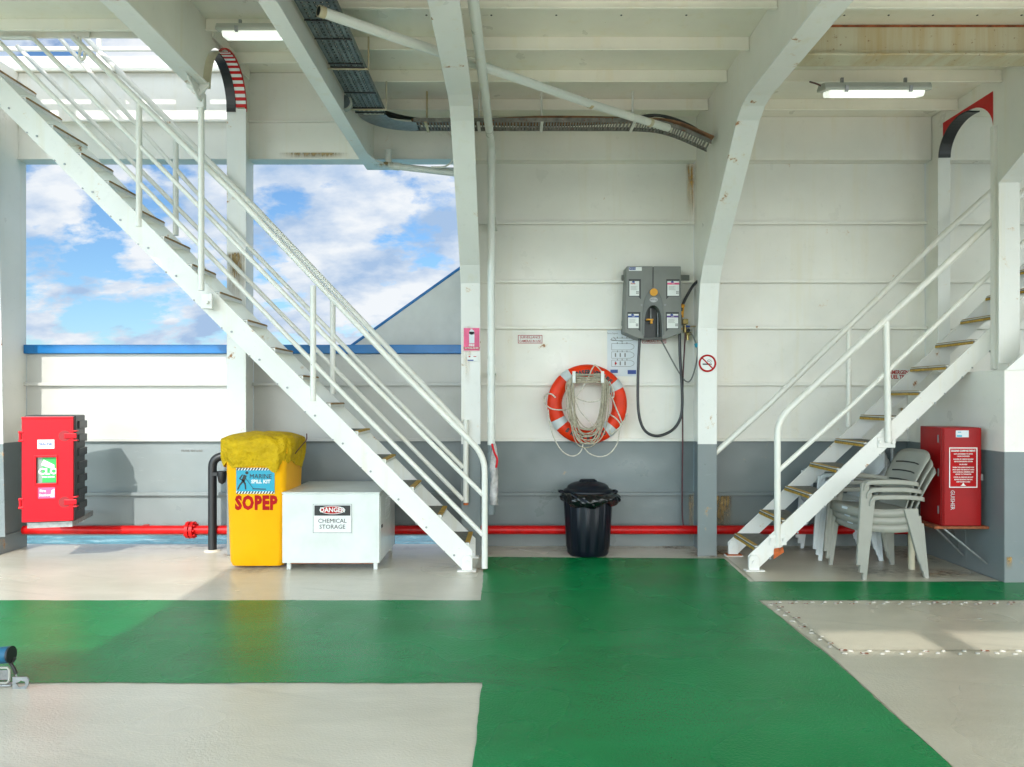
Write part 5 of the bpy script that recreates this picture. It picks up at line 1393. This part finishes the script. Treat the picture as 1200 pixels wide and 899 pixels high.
# ------------------------------------------------------------------ raised hatch cover welds on the deck
hcv = thing('deck_hatch_cover', 'flush grey deck hatch outlined by rows of white weld studs at lower right', 'hatch', (2.5, 4.7, 0))
MB().add([(1.80, 4.22, .0085), (1.76, 5.16, .0085), (5.2, 5.10, .0085), (5.2, 4.22, .0085)], [(0, 1, 2, 3)]).build('cover_plate', M_DECKR, hcv)
M_STUD = simple('stud_paint', (.42, .40, .35), .5, var=.25, nscale=40)
mb = MB(); mr = MB(); random.seed(4)
def stud(x, y):
    x += random.uniform(-.008, .008); y += random.uniform(-.006, .006)
    w = .011+random.random()*.005; d = .008
    xf = Matrix.Translation((x, y, 0)) @ Matrix.Rotation(random.uniform(-.5, .5), 4, 'Z')
    vs = []
    for k_, (sc_, z) in enumerate(((1.15, .004), (1.0, .009), (.6, .012))):
        for i in range(8):
            a = math.pi*i/4; vs.append((w*sc_*math.cos(a), d*sc_*math.sin(a), z))
    fs = [(k_*8+i, k_*8+(i+1) % 8, (k_+1)*8+(i+1) % 8, (k_+1)*8+i) for k_ in range(2) for i in range(8)]+[tuple(range(16, 24))]
    mb.add(vs, fs, True, xf)
    if random.random() < .3:
        s_ = random.uniform(.3, .6); mr.add([(x-.03*s_, y-.012, .0092), (x+.04*s_, y-.018, .0092), (x+.05*s_, y+.004, .0092), (x-.02*s_, y+.012, .0092)], [(0, 1, 2, 3)])
x = 1.77; k = 0
while x < 5.2:
    stud(x, 5.20-.012*(x-1.77)+(.02 if k % 2 else -.02)); stud(x+.03, 4.19+(.02 if k % 2 else -.02)); x += .052; k += 1
for i in range(16): stud(1.745+.003*i+(.022 if i % 2 else -.012), 5.15-.062*i)
for i in range(4): stud(2.3+i*.55+random.uniform(-.1, .1), 4.62+random.uniform(-.1, .2)) if i in (1,) else None
mb.build('weld_stud', M_STUD, hcv); mr.build('rust_dark_mark', M_RUSTY, hcv)

# ------------------------------------------------------------------ strap buckle at lower left
sb = thing('tie_down_buckle', 'blue strap roll with grey steel buckle lying at the lower left edge', 'buckle', V(5, 800, 3.75))
YK = 3.72
def K(px, py, y=YK): return V(px, py, y)
a = Vector(K(-22, 770)); b_ = Vector(K(13, 767))
MB().tube([a, b_], .040, 20).build('strap_roll', M_BLUEB, sb, .004)
MB().tube([b_-(b_-a).normalized()*.006, b_+Vector((.003, 0, 0))], .0405, 20).build('strap_end', M_BLACK, sb)
fr = [K(-18, 782.5), K(9, 782.5), K(11, 786), K(11, 797), K(8, 800.5), K(-18, 800.5)]
MB().tube(fr, .0055, 8).build('buckle_frame', M_LAMPG, sb)
MB().box(K(-18, 0)[0], K(9, 0)[0], YK+.004, YK+.012, K(0, 797)[2], K(0, 786)[2]).build('buckle_plate', M_STEEL, sb)
MB().tube(smoothpts([K(10, 774), K(14, 776), K(18, 771)]), .007, 8).tube(smoothpts([K(11, 775), K(16, 783), K(19, 790)]), .008, 8).build('cord', M_KT, sb)
MB().tube([K(13, 778), K(20, 794)], .0035, 8).build('steel_pin', M_STEEL, sb)
pl = MB(); outp = [(14.5, 807.5), (14.5, 793.5), (31, 793.5), (33.5, 796), (33.5, 802), (30, 807.5)]
inn = [(18, 800.5), (22, 805.5), (29.5, 804), (29, 799), (24, 797.5), (22, 799.5)]
order_o = [0, 5, 4, 3, 2, 1]
yy = 3.68
Po = [V(x, y, yy) for x, y in outp]; Pi = [V(x, y, yy) for x, y in inn]
ringo = [0, 5, 4, 3, 2, 1]; ringi = [0, 1, 2, 3, 4, 5]
vs = [Po[i] for i in ringo]+[Pi[i] for i in ringi]
fs = [(i, (i+1) % 6, 6+(i+1) % 6, 6+i) for i in range(6)]
pl.add(vs, fs); o = pl.build('hook_plate', M_STEEL, sb); sm = o.modifiers.new('thick', 'SOLIDIFY'); sm.thickness = .006
MB().box(K(-30, 0)[0], K(-16, 0)[0], YK-.1, YK+.1, 0, .14).build('base_block', M_STEEL, sb, .004)
MB().box(K(-20, 0)[0], K(16, 0)[0], YK-.02, YK+.02, 0.0005, V(0, 801, YK)[2]).build('base_foot', M_STEEL, sb, .004)

# ------------------------------------------------------------------ world, sun, camera
EL, AZ = 33.0, 8.0
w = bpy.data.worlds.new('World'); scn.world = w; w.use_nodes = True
nt = w.node_tree; bg = nt.nodes['Background']
sky = nd(nt, 'ShaderNodeTexSky'); sky.sky_type = 'NISHITA'; sky.sun_disc = False
sky.sun_elevation = D2R(EL); sky.sun_rotation = D2R(180+AZ); sky.altitude = 0; sky.air_density = 1.0; sky.dust_density = .6; sky.ozone_density = 2.0
tc = nd(nt, 'ShaderNodeTexCoord'); d = tc.outputs['Generated']
sx = nd(nt, 'ShaderNodeSeparateXYZ'); nt.links.new(d, sx.inputs[0])
def M2(op, a, b_=None, clamp=False):
    n = nd(nt, 'ShaderNodeMath', operation=op); n.use_clamp = clamp
    for i, v in enumerate((a, b_)):
        if v is None: continue
        if isinstance(v, (int, float)): n.inputs[i].default_value = v
        else: nt.links.new(v, n.inputs[i])
    return n.outputs[0]
zz = M2('ADD', M2('MAXIMUM', sx.outputs['Z'], 0.0), .45)
cv = nd(nt, 'ShaderNodeCombineXYZ'); nt.links.new(M2('DIVIDE', sx.outputs['X'], zz), cv.inputs[0]); nt.links.new(M2('DIVIDE', sx.outputs['Y'], zz), cv.inputs[1])
cm = mapping(nt, cv.outputs[0], (1.0, 1.25, 1), (3.3, 1.7, 0))
n1 = noise(nt, cm, 6.6, 12, .58, .1)
n2 = noise(nt, cm, 1.9, 3, .5)
side = mapr(nt, sx.outputs['X'], -.72, .0, -.04, .085)   # more cloud to the right
cov = M2('ADD', M2('ADD', M2('MULTIPLY', n1, .75), M2('MULTIPLY', n2, .25)), side)
f = mapr(nt, cov, .462, .535)
shade = mapr(nt, noise(nt, mapping(nt, cm, (1, 1, 1), (.05, .06, 0)), 5.5, 8, .55), .38, .60)
CS = .12
cl = mixc(nt, shade, (.40/CS, .56/CS, .80/CS), (.90/CS, .94/CS, .98/CS))
skyc = mixc(nt, 1.0, sky.outputs['Color'], (.76, 1.0, 1.2), 'MULTIPLY')
allc = mixc(nt, f, skyc, cl)
# sky behind the camera boosted and warmed to light the interior
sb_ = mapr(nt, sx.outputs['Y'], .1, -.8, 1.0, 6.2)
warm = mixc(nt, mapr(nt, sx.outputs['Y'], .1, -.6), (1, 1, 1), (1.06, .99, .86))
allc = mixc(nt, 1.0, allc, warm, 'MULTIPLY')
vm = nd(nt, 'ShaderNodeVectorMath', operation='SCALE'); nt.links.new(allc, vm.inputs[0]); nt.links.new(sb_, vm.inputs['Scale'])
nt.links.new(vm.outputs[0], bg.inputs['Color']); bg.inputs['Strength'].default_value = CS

sl = bpy.data.lights.new('sun', 'SUN'); sl.energy = 3.7; sl.angle = D2R(.6); sl.color = (1.0, .96, .90)
so_ = bpy.data.objects.new('sun', sl); link(so_)
dirv = Vector((math.sin(D2R(AZ))*math.cos(D2R(EL)), math.cos(D2R(AZ))*math.cos(D2R(EL)), -math.sin(D2R(EL))))
so_.rotation_euler = dirv.to_track_quat('-Z', 'Y').to_euler(); so_.location = (-3, -8, 8)

cam = bpy.data.cameras.new('camera'); co = bpy.data.objects.new('camera', cam); link(co)
co.location = (0, 0, EYE); co.rotation_euler = (D2R(90), 0, 0)
cam.sensor_width = 36; cam.lens = 36*F_PX/1200; cam.shift_y = (465-449.5)/1200; cam.shift_x = 0
cam.clip_end = 5000; cam.clip_start = .02
scn.camera = co
scn.view_settings.view_transform = 'Standard'; scn.view_settings.look = 'None'; scn.view_settings.exposure = 0; scn.view_settings.gamma = 1
scn.cycles.max_bounces = 10; scn.cycles.diffuse_bounces = 6; scn.cycles.use_denoising = True
scn.cycles.sample_clamp_indirect = 8; scn.cycles.caustics_reflective = False; scn.cycles.caustics_refractive = False
